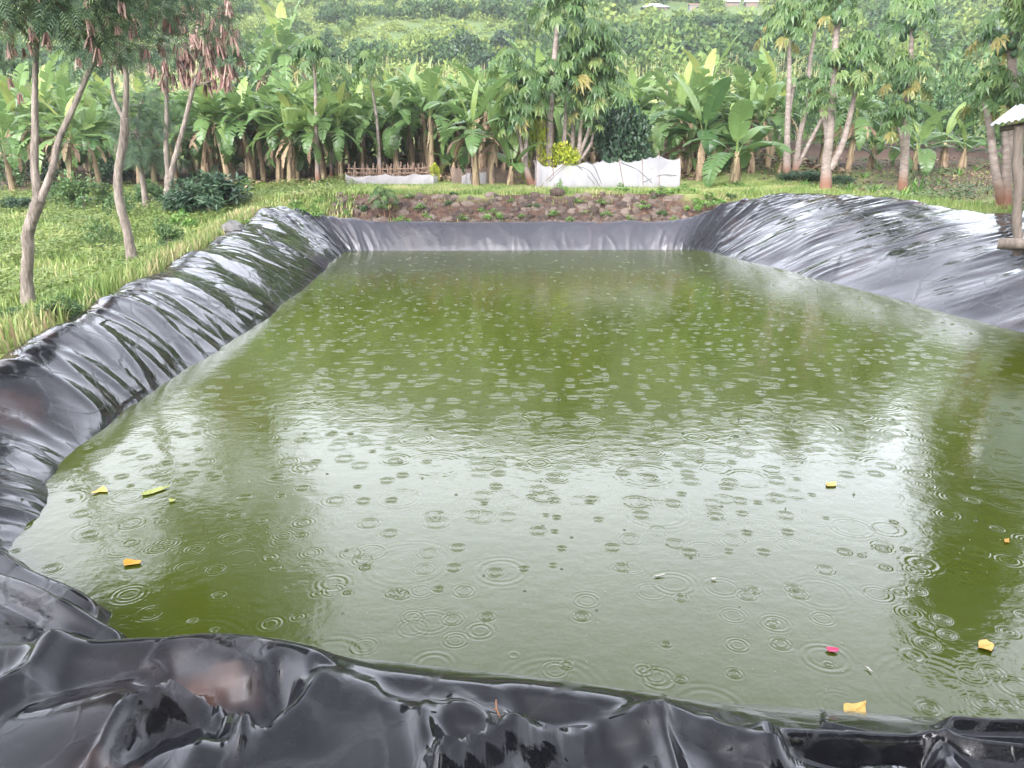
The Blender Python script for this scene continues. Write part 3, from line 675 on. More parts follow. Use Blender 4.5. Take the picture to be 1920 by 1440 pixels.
BAN_YOUNG = banana_meshes(204, .55, 6, 1.25, .27, .45, .1, 0, .40)
def banana(ms, x, y, s, rz, label, group=None, tilt=None):
    t = thing('banana_plant', label, 'banana plant', (x, y, gz(x, y)), rz, group); t.scale = (s, s, s * random.uniform(.93, 1.08))
    if tilt: t.rotation_euler = (tilt[0], tilt[1], rz)
    link('pseudostem', ms[0], t); link('leaf_crown', ms[1], t)
    if ms[2]: link('dry_leaves', ms[2], t)
    return t
placed = []
def bpx(ms, px, py, s, rz, label, group=None, tilt=None, ydist=None):
    p = on_ground(px, py) if ydist is None else at_y(px, py, ydist); placed.append((p.x, p.y)); return banana(ms, p.x, p.y, s, rz, label, group, tilt)
bpx(BAN_HERO, 893, 352, 1.0, .6, 'large banana plant with torn arching leaves and split tan stem left of the net enclosure')
bpx(BAN_HERO, 922, 350, .86, 2.7, 'banana plant with peeling orange-brown stem just right of the large torn-leaved one', None, (0, .05))
bpx(BAN_YOUNG, 957, 352, 1.12, 1.2, 'small young banana plant with broad fresh leaves just left of the white net enclosure')
bpx(BAN_WIDE, 1310, 338, 1.12, .2, 'wide-leaved bluish banana plant right of the white net enclosure')
bpx(BAN_SHORT, 1378, 345, 1.25, 1.9, 'low banana plant with one tall bright upright leaf in front of the right-hand bananas')
bpx(BAN[2], 1262, 322, .95, 4.0, 'banana plant with yellowing leaves directly behind the right end of the white net')
bpx(BAN[4], 1440, 318, .92, 2.0, 'banana plant with a leaning leaf close to the first slim papaya trunk')
bpx(BAN_SHORT, 1770, 316, 1.2, .5, 'short banana clump with a bright broad leaf on the tilled soil')
bpx(BAN_SHORT, 1800, 318, 1.0, 3.4, 'short banana plant at the right edge of the tilled soil clump')
bpx(BAN_SHORT, 1712, 322, 1.05, 2.4, 'dark short banana plant behind the twin-stemmed papaya')
bpx(BAN[5], 1590, 322, .9, 1.0, 'banana plant with dark stem behind the forked papaya')
bpx(BAN_YOUNG, 440, 338, 1.05, .4, 'small banana sucker with wide dark leaves at the front of the left stand')
bpx(BAN[1], 527, 337, .92, 1.0, 'front banana plant of the clump with yellow-green stems', None, (0, -.02))
bpx(BAN[6], 545, 336, .85, 2.3, 'banana stem in the middle of the yellow-green clump')
bpx(BAN[3], 522, 334, .95, 4.2, 'banana plant leaning far to the left out of the front clump', None, (0, -.5))
bpx(BAN[0], 572, 332, .95, 5.1, 'banana plant with one tall bright upright leaf beside the slim papaya trunk')
bpx(BAN[8], 640, 318, .92, 3.0, 'banana plant with a scruffy brown leaning stem above the low net fence', None, (0, -.1))
bpx(BAN[7], 725, 320, 1.0, .3, 'thick banana clump with hanging dry sheaths behind the low net fence', None, (0, -.12))
bpx(BAN[4], 745, 318, .95, 2.2, 'banana plant with golden stem behind the middle of the low net fence')
bpx(BAN[2], 792, 318, 1.0, 1.6, 'banana plant behind the right end of the low net fence')
bpx(BAN_YOUNG, 850, 335, .9, 2.6, 'small banana sucker between the low net fence and the large torn-leaved plant')
bpx(BAN_SHORT, 700, 335, .0001 + .75, 3.9, 'low banana sucker beside the low net fence') if False else None
bpx(BAN[5], 130, 338, .9, 1.1, 'banana plant with split drooping leaves behind the forked grey tree', None, None, 27)
bpx(BAN[3], 185, 335, .85, 2.9, 'banana plant with a fan of ribbed leaves between the two left grey trees', None, None, 28)
bpx(BAN[1], 20, 335, .9, .2, 'banana plant at the left edge of the photo with one big drooping leaf', None, None, 27)
for (px, y, r, hh, nm) in ((1330, 41, 60, 3.2, 0), (1500, 40, 55, 3.4, 1), (1600, 38, 50, 3.0, 0), (1655, 42, 60, 4.2, 1), (1725, 39, 60, 3.2, 0), (1790, 43, 60, 4.6, 1), (1850, 37, 70, 3.6, 0), (1905, 33, 60, 3.4, 1), (1450, 44, 60, 3.6, 0), (1970, 30, 70, 3.6, 0), (1570, 45, 60, 4, 0)):
    FB = globals().setdefault('FIELD_BUSH', []); FB.append((px, y, r, hh, nm))
# the deep stand
rb = random.Random(5); n_st = 0
for tries in range(4000):
    if n_st >= 185: break
    y = 29.5 + 15 * rb.random() ** 1.3; x = rb.uniform(-.62, .47) * y + rb.uniform(-1, 1)
    if 2.2 < x < 5.6 and y < 34: continue
    if x > 12 or (x > 5.5 and rb.random() < .45): continue
    if x < -8.5 and y < 31: y += 2
    if -6.2 < x < 0.2 and y < 30.6: continue
    if any((x - a) ** 2 + (y - b) ** 2 < .68 ** 2 for a, b in placed): continue
    placed.append((x, y)); n_st += 1
    s = rb.uniform(.85, 1.12)
    right = x > 3
    banana(BAN[rb.randrange(9)], x, y, s, rb.uniform(0, 6.28), 'banana plant deep in the dense stand right of the papaya clump' if right else 'banana plant deep in the dense stand behind the far bank',
           'bananas of the right-hand stand' if right else 'bananas of the left-hand stand', (rb.uniform(-.08, .08), rb.uniform(-.08, .08)))
sk = 0
for (px, py, s) in ((400, 335, 1.0), (470, 338, .9), (600, 334, .8), (660, 325, .9), (690, 322, .8), (770, 322, .85), (830, 328, 1.0), (1225, 325, .9), (1290, 330, .8), (1345, 332, .8), (1410, 328, 1.0), (1460, 330, .8), (1630, 320, 1.0), (250, 332, 1.0), (310, 332, .9), (75, 335, 1.1), (1560, 318, 1.0), (500, 332, .7)):
    sk += 1; bpx(BAN_SHORT if sk % 2 else BAN_YOUNG, px, py, s, sk * 1.7, 'small banana sucker at the foot of the banana stands', 'small suckers at the foot of the banana stands', None, on_ground(px, py).y + .4)
# banana clump standing above the maize on the slope
for (px, py, s) in ((490, 118, 1.5), (525, 118, 1.7), (510, 112, 1.4)):
    bpx(BAN[rb.randrange(9)], px, py, s * 1.25, rb.uniform(0, 6), 'banana plant of the small clump on the slope above the maize', 'bananas above the maize', None, 62)

# ------------------------------------------------------------------ papayas
def papaya_crown(seed, n=26, Rr=.95, yellow=3):
    rng = random.Random(seed); mb = MB()
    for i in range(n):
        u = i / (n - 1); az = i * 2.4 + rng.uniform(-.3, .3); el = 80 - 105 * u + rng.uniform(-8, 8); Lp = Rr * rng.uniform(.5, .8) * (.6 + .6 * u if u < .6 else 1)
        d = Vector((math.cos(az) * math.cos(R(el)), math.sin(az) * math.cos(R(el)), math.sin(R(el))))
        base = Vector((0, 0, .12 - .4 * u)); tip = base + d * Lp - Vector((0, 0, .08 * u))
        t = rng.uniform(.2, .85) - .12 * u
        if i >= n - yellow: t = rng.uniform(.88, .98)
        s = d.cross(Vector((0, 0, 1))).normalized() * .011
        mb.quad(base - s, base + s, tip + s * .7, tip - s * .7, min(1, t + .2))
        # palmate blade: seven lobes, each with side teeth, hanging outwards
        out = Vector((math.cos(az), math.sin(az), 0)); nrm = (Vector((0, 0, 1)) * (.75 - .3 * u) + out * .55 + Vector((rng.uniform(-.3, .3), rng.uniform(-.3, .3), 0))).normalized()
        f = (out - nrm * out.dot(nrm)).normalized(); sd = nrm.cross(f)
        R0 = Rr * rng.uniform(.30, .42)
        for k in range(-4, 5):
            a = k * .62; ld = f * math.cos(a) + sd * math.sin(a); l = R0 * (1.0 - .10 * abs(k)); drp = nrm * (-.30 * l) - Vector((0, 0, .28 * l))
            ls = nrm.cross(ld).normalized(); w = l * .13; tt = min(1, max(0, t + rng.uniform(-.08, .08)))
            m = tip + ld * l * .55 - nrm * .04 * l; e = tip + ld * l + drp
            mb.quad(tip, m + ls * w, e, m - ls * w, tt)
            for q in (-1, 1):
                b2 = tip + ld * l * .45; e2 = b2 + (ld * .7 + ls * q * .75).normalized() * l * .42 + drp * .5
                mb.tri(b2 - ld * l * .06, e2, b2 + ld * l * .12, tt)
    return mb.mesh('leaf_crown', M['papaya'])
PCR = [papaya_crown(300 + i, 26 + 3 * (i % 3), .95, (2, 3, 1, 5)[i % 4]) for i in range(6)]
def fruit_mesh(seed):
    rng = random.Random(seed); mb = MB()
    for i in range(7):
        a = i * 2.4; z = -.12 - .05 * i; c = Vector((math.cos(a) * .13, math.sin(a) * .13, z)); r = rng.uniform(.065, .09); t = rng.random(); rows = []
        for k in range(7):
            th = math.pi * k / 6; rr = max(.004, r * math.sin(th) * (1.1 if k > 3 else .9)); rows.append([c + Vector((math.cos(b) * rr, math.sin(b) * rr, math.cos(th) * r * 1.35)) for b in [j * math.pi / 4 for j in range(8)]])
        mb.strip(rows, t, True)
    return mb.mesh('fruit_cluster', M['fruit'], True)
FRM = [fruit_mesh(i) for i in range(3)]
rp_ = random.Random(9)
def papaya(base_px, stems, crowns, label, y=None, r0=.13, fruit=(), rise=0):
    """stems: pixel polylines on the vertical plane through the base; crowns: (px, py, radius px)"""
    b = on_ground(*base_px) if y is None else at_y(base_px[0], base_px[1], y)
    gzv = gz(b.x, b.y); Y = b.y; t = thing('papaya_tree', label, 'papaya tree', (b.x, Y, gzv)); o = Vector((b.x, Y, gzv)); mb = MB()
    for si, st in enumerate(stems):
        pts = [at_y(p[0], p[1], Y) - o for p in st]
        for k, p in enumerate(pts):
            if k: p.y += rp_.uniform(-.12, .12)
        if si == 0: pts[0] = Vector((pts[0].x, 0, -.1))
        rr = r0 * .74 * (1 if si == 0 else .75); rad = [rr * (1 - .5 * k / (len(pts) - 1)) for k in range(len(pts))]
        if si == 0: rad[0] *= 1.3
        tube(mb, pts, rad, 9, .5, 5, .05)
    mb.build('trunk', M['papbark'], t, True)
    for ci, (cx, cy, cr) in enumerate(crowns):
        p = at_y(cx, cy, Y) - o; sc = 1.08 * cr / FPX * (Y * math.cos(PITCH)) / .95
        link('leaf_crown', PCR[rp_.randrange(6)], t, p + Vector((0, rp_.uniform(-.2, .2), 0)), (rp_.uniform(-.15, .15), rp_.uniform(-.15, .15), rp_.uniform(0, 6.28)), sc)
        if ci in fruit: link('fruit_cluster', FRM[rp_.randrange(3)], t, p - Vector((0, .05, .12 * sc)), (0, 0, rp_.uniform(0, 6)), 1.25 * sc)
    return t
papaya((1030, 322), [[(1030, 322), (1030, 250), (1036, 150), (1043, 70), (1046, 20)]], [(1046, 5, 60), (1080, 15, 50), (1032, 150, 58)], 'tall thick papaya rising above the papaya clump behind the net enclosure', 26.6, .17)
papaya((990, 345), [[(1000, 350), (985, 310), (975, 260), (968, 215)], [(985, 310), (988, 250), (990, 190)], [(1000, 348), (1012, 325), (1000, 300)]], [(965, 190, 52), (990, 165, 58), (955, 125, 50), (968, 228, 40)], 'papaya with two leaning grey stems at the left end of the white net enclosure', 25.7, .15)
papaya((1056, 300), [[(1054, 305), (1060, 240), (1064, 170), (1068, 130)]], [(1068, 110, 62), (1105, 90, 52)], 'slim pale papaya stem in the clump right behind the net enclosure', 26.9, .11, (0,))
papaya((1068, 300), [[(1068, 305), (1076, 230), (1082, 160)]], [(1090, 140, 62), (1128, 80, 52), (1120, 120, 55)], 'second slim papaya stem of the clump behind the net, bright crown', 27.3, .11)
papaya((1085, 300), [[(1083, 305), (1088, 250), (1092, 205)], [(1084, 300), (1105, 240), (1118, 205), (1125, 170)], [(1090, 298), (1108, 270), (1112, 250)]], [(1098, 180, 52), (1128, 150, 58), (1112, 215, 34)], 'papaya with a stem bending to the right in the clump behind the net', 27.0, .12)
papaya((597, 322), [[(595, 325), (594, 240), (591, 150), (587, 118)]], [(587, 102, 46), (575, 95, 36)], 'slim papaya with a flat round crown rising out of the left banana stand', 29.5, .11)
papaya((620, 312), [[(620, 312), (622, 250), (626, 190)]], [(628, 150, 44)], 'slender papaya hidden among the bananas left of the low net fence', 31.5, .08)
papaya((716, 300), [[(712, 310), (706, 230), (698, 170), (692, 140)]], [(690, 122, 40)], 'slim leaning papaya with a small crown above the low net fence', 30.5, .09)
papaya((1247, 300), [[(1244, 300), (1248, 220), (1254, 150)]], [(1252, 136, 24)], 'small papaya with a sparse yellowing crown behind the right-hand bananas', 33, .08)
papaya((1474, 320), [[(1476, 325), (1475, 240), (1479, 150), (1480, 75)], [(1478, 215), (1487, 175), (1489, 160)]], [(1478, 38, 55), (1472, 18, 44)], 'straight tall papaya nearest the banana stand on the right', 26.5, .15)
papaya((1492, 318), [[(1490, 322), (1500, 260), (1512, 190), (1520, 120), (1528, 50)], [(1494, 315), (1520, 265), (1545, 215), (1552, 180)]], [(1528, 18, 40), (1512, 172, 46), (1548, 160, 40)], 'papaya with a slanting second stem and a fruiting top', 27.2, .14, (0,))
papaya((1549, 352), [[(1548, 355), (1551, 300), (1555, 240), (1560, 160), (1568, 80), (1574, 15)], [(1556, 318), (1580, 270), (1597, 200), (1610, 135)], [(1553, 290), (1550, 240), (1540, 205)]], [(1576, 2, 50), (1562, 130, 50), (1608, 100, 58), (1540, 190, 36), (1600, 140, 40)], 'large forked papaya with a reddish foot beside the black sheet', 21.9, .19, (0, 2))
papaya((1692, 350), [[(1692, 355), (1696, 270), (1700, 200), (1704, 110), (1708, 48)], [(1694, 285), (1688, 250), (1682, 240)]], [(1708, 15, 62), (1690, 130, 48), (1714, 138, 46), (1675, 222, 46), (1700, 205, 34)], 'tall twin-stemmed papaya on the tilled soil with three tiers of leaves', 22.6, .15, (0, 1))
papaya((1882, 392), [[(1882, 395), (1888, 330), (1892, 250), (1894, 130), (1893, 60)], [(1880, 385), (1862, 320), (1855, 240), (1852, 190)], [(1884, 350), (1880, 290), (1877, 240)]], [(1893, 40, 72), (1852, 165, 62), (1905, 175, 60), (1950, -60, 80), (2045, -170, 95), (2025, -260, 90)], 'big multi-stemmed papaya beside the shed with a pale trunk', 15.6, .17, (0,))
papaya((1990, 380), [[(1990, 395), (1995, 250), (2010, 60), (2040, -120), (2060, -280)]], [(2060, -310, 115), (2095, -200, 110), (2035, -220, 95), (2040, -60, 90), (2075, -400, 110)], 'tall papaya behind the shed at the right edge', 14.6, .18)
papaya((2080, 380), [[(2080, 380), (2075, 100), (2070, -150), (2065, -300)], [(2080, 300), (2030, 50), (2015, -120)]], [(2060, -320, 130), (2015, -140, 110), (2095, -200, 130), (2060, -20, 110), (2005, 40, 70)], 'broad crowned papaya reaching in from beyond the right edge', 13.6, .2)
papaya((1960, 380), [[(1955, 375), (1942, 300), (1945, 150), (1930, 60)]], [(1925, 70, 60), (1950, 150, 55)], 'slim papaya at the back of the shed', 18.5, .12)
# ------------------------------------------------------------------ feathery pod trees on the left
def frond(mb, p, d, n, L, t, rng):
    """twice-pinnate leaf: a rachis with pairs of thin pinnae"""
    s = d.cross(n); s = s.normalized() if s.length > .05 else d.orthogonal().normalized()
    k = 6
    for i in range(1, k + 1):
        u = i / k; q = p + d * (L * u) - Vector((0, 0, .25 * L * u * u)); l = L * .42 * (1 - .35 * abs(u - .5) * 2)
        for sd in (-1, 1):
            dd = (s * sd * .85 + d * .55 - Vector((0, 0, .22))).normalized(); w = d * (L * .036)
            e = q + dd * l - Vector((0, 0, .08 * l))
            mb.quad(q - w, q + w, e + w * .5, e - w * .5, t + rng.uniform(-.08, .08))
def pod_mesh(seed, n=12):
    rng = random.Random(seed); mb = MB()
    for i in range(n):
        a = rng.uniform(0, 6.28); sp = rng.uniform(.05, .42); d = Vector((math.cos(a) * sp, math.sin(a) * sp, -1)).normalized(); L = rng.uniform(.13, .22)
        s = Vector((-math.sin(a + rng.uniform(-1, 1)), math.cos(a), 0)).normalized() * rng.uniform(.008, .012); p = Vector((rng.uniform(-.03, .03), rng.uniform(-.03, .03), rng.uniform(-.03, .03)))
        th = d.cross(s).normalized() * .003; t = rng.random()
        q = [p, p + d * L * .15 + s, p + d * L * .9 + s, p + d * L, p + d * L * .9 - s, p + d * L * .15 - s]
        k = len(mb.v); mb.v += [v + th for v in q] + [v - th for v in q]
        mb.f += [tuple(range(k, k + 6)), tuple(range(k + 11, k + 5, -1))] + [(k + j, k + 6 + j, k + 6 + (j + 1) % 6, k + (j + 1) % 6) for j in range(6)]; mb.t += [t] * 8
    return mb.mesh('pod_cluster', M['pod'])
PODS = [pod_mesh(500 + i, 9 + 3 * (i % 3)) for i in range(5)]
def pod_tree(base_px, stems, blobs, pods, label, seed, r0, nf, y=None):
    """stems: pixel polylines; blobs: (px, py, rx px, ry px) foliage masses; pods: pixel points"""
    rng = random.Random(seed); b = on_ground(*base_px); Y = b.y if y is None else y
    if y is not None: b = at_y(base_px[0], base_px[1], y)
    z0 = gz(b.x, Y); o = Vector((b.x, Y, z0)); t = thing('pod_tree', label, 'tree', o)
    mb = MB(); tips = []
    for si, (st, w0, w1) in enumerate(stems):
        pts = [at_y(p[0], p[1], Y) - o for p in st]
        dy = rng.uniform(-.5, .5)
        for k, p in enumerate(pts): p.y += dy * (k / (len(pts) - 1)) ** 1.5 * (0 if si == 0 else 1)
        if si == 0: pts[0].z = -.15
        rad = [(w0 + (w1 - w0) * k / (len(pts) - 1)) * Y * math.cos(PITCH) / FPX / 2 for k in range(len(pts))]
        if si == 0: rad[0] *= 1.45
        tube(mb, pts, rad, 11, .5, 7, .11); tips.append(pts[-1]); tips.append(pts[-2])
    crown = MB()
    for (cx, cy, rx, ry) in blobs:
        c = at_y(cx, cy, Y) - o; sx = rx * Y / FPX; sz = ry * Y / FPX; sy = .8 * (sx + sz) / 2 + .2
        near = min(tips, key=lambda q: (q - c).length)
        for k in range(4):
            tgt = c + Vector((rng.uniform(-1, 1) * sx * .8, rng.uniform(-1, 1) * sy * .8, rng.uniform(-.6, 1) * sz * .8))
            mid = (near + tgt) / 2 + Vector((rng.uniform(-.1, .1), rng.uniform(-.1, .1), .08)); tube(mb, [near, mid, tgt], [.022, .014, .005], 5, .5, 3)
        cl = [c + Vector((v.x * sx, v.y * sy, v.z * sz)) * rng.uniform(.45, 1) for v in (rvec() for _ in range(9))]
        cnt = int(nf * (rx * ry) / (60 * 50) * (Y / 12.0) ** 0 )
        for k in range(cnt):
            q = rng.choice(cl); p = q + Vector((rng.gauss(0, .30) * sx, rng.gauss(0, .3) * sy, rng.gauss(0, .28) * sz))
            v = (p - c); v.z *= .4; v = (v.normalized() * .6 + rvec() * .7 - Vector((0, 0, .35))).normalized()
            frond(crown, p, v, (Vector((0, 0, 1)) + rvec() * .5).normalized(), rng.uniform(.13, .22) * max(1, Y / 15), rng.uniform(.15, .9), rng)
    mb.build('trunk', M['bark'], t, True); crown.build('crown', M['leuc'], t)
    for (px, py, s) in pods:
        p = at_y(px, py, Y) - o; p.y += rng.uniform(-.5, .3)
        link('pod_cluster', PODS[rng.randrange(5)], t, p, (rng.uniform(-.2, .2), rng.uniform(-.2, .2), rng.uniform(0, 6)), s * Y / 13)
    return t
rg = random.Random(77)
def pods_in(n, x0, x1, y0, y1, s=1): return [(rg.uniform(x0, x1), rg.uniform(y0, y1), s * rg.uniform(.8, 1.25)) for _ in range(n)]
pod_tree((55, 580), [([(55, 585), (50, 525), (53, 470), (52, 440), (64, 400), (74, 372)], 21, 22), ([(72, 378), (62, 310), (57, 230), (50, 160), (44, 80), (40, -40)], 16, 7), ([(76, 375), (96, 320), (106, 262), (132, 195), (150, 140), (168, 85), (175, -20)], 14, 7)],
         [(30, 20, 70, 45), (110, 15, 70, 50), (-40, -20, 80, 60), (60, -60, 110, 60), (190, 20, 60, 50), (170, -70, 90, 60), (50, -170, 120, 70), (180, -200, 100, 80), (80, -300, 120, 80), (180, 70, 40, 35), (-60, -120, 100, 80), (-40, -260, 120, 90), (20, -380, 120, 80), (150, -370, 110, 70), (110, -240, 90, 70), (-100, -480, 150, 110), (-150, -650, 150, 110), (50, -520, 130, 110), (0, -700, 150, 120), (120, -640, 120, 110), (-40, -850, 130, 90), (-230, -480, 130, 110)],
         pods_in(22, 0, 230, -10, 95, 1) + [(18, 40, 1.1), (30, 60, .9), (92, 60, 1), (35, 130, 1.1), (45, 150, .9), (80, 180, .8)], 'nearest grey-barked tree forking low, at the left edge of the photo', 1, .1, 190)
pod_tree((250, 500), [([(250, 503), (240, 440), (226, 385), (221, 330), (232, 260), (234, 220)], 18, 14), ([(233, 225), (208, 180), (195, 130), (185, 95)], 8, 4), ([(234, 225), (240, 150), (236, 80), (226, 10), (222, -80)], 11, 5), ([(238, 140), (222, 120), (205, 95)], 5, 3)],
         [(225, 55, 60, 45), (290, 40, 60, 48), (240, -30, 90, 55), (150, 60, 50, 35), (330, -40, 80, 60), (270, 95, 40, 30), (250, -140, 110, 80), (250, -250, 100, 80), (345, -170, 100, 90), (300, -330, 120, 80), (390, -260, 80, 80), (200, -400, 110, 70), (220, -520, 130, 110), (250, -650, 130, 110), (150, -780, 120, 90), (330, -520, 100, 90), (330, -420, 100, 90)],
         pods_in(24, 170, 340, 0, 120, 1) + [(300, 22, 1.3), (318, 36, 1.3), (332, 30, 1.2)], 'middle tree of the three grey-barked pod trees, leaning with a peeled orange scar', 2, .1, 180)
pod_tree((318, 398), [([(318, 402), (317, 350), (318, 330)], 18, 17), ([(316, 335), (311, 280), (312, 210), (311, 150), (309, 70), (306, 0)], 10, 4), ([(319, 335), (330, 290), (346, 235), (364, 165), (378, 130), (392, 85)], 11, 5), ([(366, 162), (385, 155), (398, 148)], 4, 2)],
         [(370, 45, 60, 45), (420, 55, 40, 45), (330, 90, 45, 35), (400, 110, 45, 38), (360, -20, 80, 45), (425, 0, 45, 40), (300, 150, 40, 40), (300, -60, 70, 50), (420, -60, 50, 40), (360, -150, 100, 80), (430, -150, 60, 60), (420, -230, 70, 60), (380, -380, 100, 80), (420, -480, 80, 80)],
         pods_in(70, 340, 445, 0, 150, 1.1) + pods_in(8, 290, 320, 110, 160, 1), 'farthest of the three grey-barked pod trees, hung with dense brown pods', 3, .1, 170)
pod_tree((272, 352), [([(270, 355), (262, 300), (258, 250), (262, 200)], 9, 5)], [(262, 195, 45, 40), (275, 240, 45, 45), (235, 250, 30, 30), (270, 290, 40, 35)], [], 'bushy young tree without pods between the middle and the far pod tree', 4, .06, 520, 22)

# ------------------------------------------------------------------ bushes
def bush_meshes(seed, n, LL, mat, clumps=16, flat=.8, squash=.75, hang=0, narrow=.32):
    """unit bush: radius about 1, height about 1.6, base at z=0"""
    rng = random.Random(seed); st = random.getstate(); random.seed(seed); mb = MB()
    cl = []
    for i in range(clumps):
        v = rvec(); v.z = abs(v.z); cl.append((Vector((v.x, v.y, v.z * 1.15)) * rng.uniform(.5, .85) + Vector((0, 0, .35)), rng.uniform(.22, .42), rng.uniform(-.22, .22)))
    for i in range(n):
        c, r, dt = cl[rng.randrange(clumps)]
        v = rvec(); p = c + v * r * rng.uniform(.55, 1.0); p.z = max(.02, p.z)
        out = (p - Vector((0, 0, .4))).normalized(); d = (out * .5 + rvec() * .8 + Vector((0, 0, .15 - hang))).normalized(); nn = (out + Vector((0, 0, .6)) + rvec() * .7).normalized()
        f = leafquad if LL > .12 else flatleaf
        f(mb, p, d, nn, LL * rng.uniform(.7, 1.3), LL * narrow * rng.uniform(.8, 1.2), min(1, max(0, .5 + dt + rng.uniform(-.3, .3))))
    cm = mb.mesh('crown', mat); mb = MB()
    for i in range(7):
        c = cl[i % clumps][0]; tube(mb, [Vector((rng.uniform(-.08, .08), rng.uniform(-.08, .08), -.1)), Vector((c.x * .4, c.y * .4, c.z * .55)), c], [.035, .022, .008], 5, .5, 3)
    sm = mb.mesh('stems', M['bark'], True); random.setstate(st); return cm, sm
B_LONG = bush_meshes(600, 1900, .26, M['darkbush'], 22, hang=.35, narrow=.12)
B_YEL = bush_meshes(601, 1500, .11, M['yellowbush'], 18)
B_DARK = bush_meshes(602, 2600, .13, M['darkbush'], 26)
B_LUSH = bush_meshes(603, 420, .22, M['lushbush'], 9)
B_MID = bush_meshes(604, 1300, .15, M['bush'], 16)
B_SAP = bush_meshes(605, 700, .17, M['bush'], 12, narrow=.22)
B_LUSH2 = bush_meshes(606, 260, .26, M['lushbush'], 7, narrow=.25)
def bush(name, cat, ms, p, sx, sz, label, group=None, stem=True):
    t = thing(name, label, cat, (p[0], p[1], gz(p[0], p[1]) - .02), random.uniform(0, 6.28), group); t.scale = (sx, sx, sz)
    link('crown', ms[0], t)
    if stem: link('stems', ms[1], t)
    return t
def bush_px(name, cat, ms, px, py, rpx, hpx, label, group=None, y=None):
    p = on_ground(px, py) if y is None else at_y(px, py, y); k = p.y * math.cos(PITCH) / FPX
    return bush(name, cat, ms, p, rpx * k / 1.05, hpx * k / 1.5, label, group)
bush_px('long_leaved_bush', 'bush', B_LONG, 395, 398, 78, 80, 'large dark bush with long drooping leaves left of the pond corner')
bush_px('long_leaved_bush', 'bush', B_LONG, 345, 400, 40, 48, 'smaller long-leaved bush at the foot of the farthest pod tree')
bush_px('clipped_shrub', 'shrub', B_YEL, 816, 346, 13, 42, 'narrow clipped yellow-green shrub at the right end of the low net fence')
bush_px('golden_shrub', 'shrub', B_YEL, 1055, 318, 46, 84, 'golden leaved shrub peeping over the top of the white net enclosure', None, 26.3)
bush_px('climber', 'climbing plant', B_YEL, 1000, 300, 34, 150, 'yellow-green climber growing up between the papaya stems', None, 26.6)
bush_px('mango_tree', 'tree', B_DARK, 1160, 320, 68, 160, 'round dark leaved tree behind the right half of the net enclosure', None, 28.6)
bush_px('dark_shrub', 'shrub', B_DARK, 1205, 320, 40, 70, 'low dark shrub under the round dark tree by the net', None, 28.0)
bush_px('bean_patch', 'plant', B_DARK, 1500, 342, 48, 26, 'low dark creeping plant left of the forked papaya')
bush_px('bean_patch', 'plant', B_DARK, 1580, 346, 26, 20, 'low dark creeping plant right of the forked papaya')
# saplings and weeds at the foot of the left trees
for (px, py, r, h, ms, lb) in ((160, 395, 55, 75, B_MID, 'leafy green sapling between the nearest and middle pod trees'), (120, 385, 38, 52, B_SAP, 'broad leaved sapling behind the nearest pod tree'),
        (195, 470, 34, 68, B_SAP, 'pale green sapling just left of the leaning middle tree'), (320, 470, 34, 62, B_MID, 'green sapling right of the leaning middle tree'), (350, 430, 30, 40, B_LUSH, 'bright low weed below the long-leaved bush'),
        (225, 410, 32, 60, B_SAP, 'sapling directly behind the leaning middle tree'), (40, 395, 38, 30, B_DARK, 'dark low shrub beside the path at the left edge'), (280, 385, 34, 50, B_MID, 'sapling with thin bare stem in front of the far pod tree'),
        (110, 600, 50, 50, B_MID, 'leafy weed at the foot of the nearest pod tree'), (20, 610, 45, 45, B_SAP, 'leafy weed in the bottom left corner of the grass'), (215, 345, 40, 60, B_DARK, 'dark shrub in the shade behind the middle pod tree'),
        (95, 345, 42, 60, B_DARK, 'dark shrub in front of the left bananas'), (20, 350, 40, 70, B_MID, 'green shrub at the far left under the bananas'), (470, 352, 30, 20, B_LUSH, 'low weed between the long-leaved bush and the bananas'), (455, 420, 22, 20, B_LUSH2, 'bright sprig beside the rock on the left bank')):
    bush_px('sapling' if 'sapling' in lb else 'weed' if 'weed' in lb or 'sprig' in lb else 'shrub', 'sapling' if 'sapling' in lb else 'weed' if 'weed' in lb or 'sprig' in lb else 'shrub', ms, px, py, r, h, lb)
for i_, (px, y, r, hh, nm) in enumerate(FIELD_BUSH):
    p = at_y(px, 300, y); k = y * math.cos(PITCH) / FPX
    bush('field_bush', 'bush', (B_MID, B_SAP)[nm], (p.x, y), r * k / 1.05, hh / 1.5, 'leafy bush at the back of the right-hand plot, behind the papayas', 'bushes behind the right-hand plot')
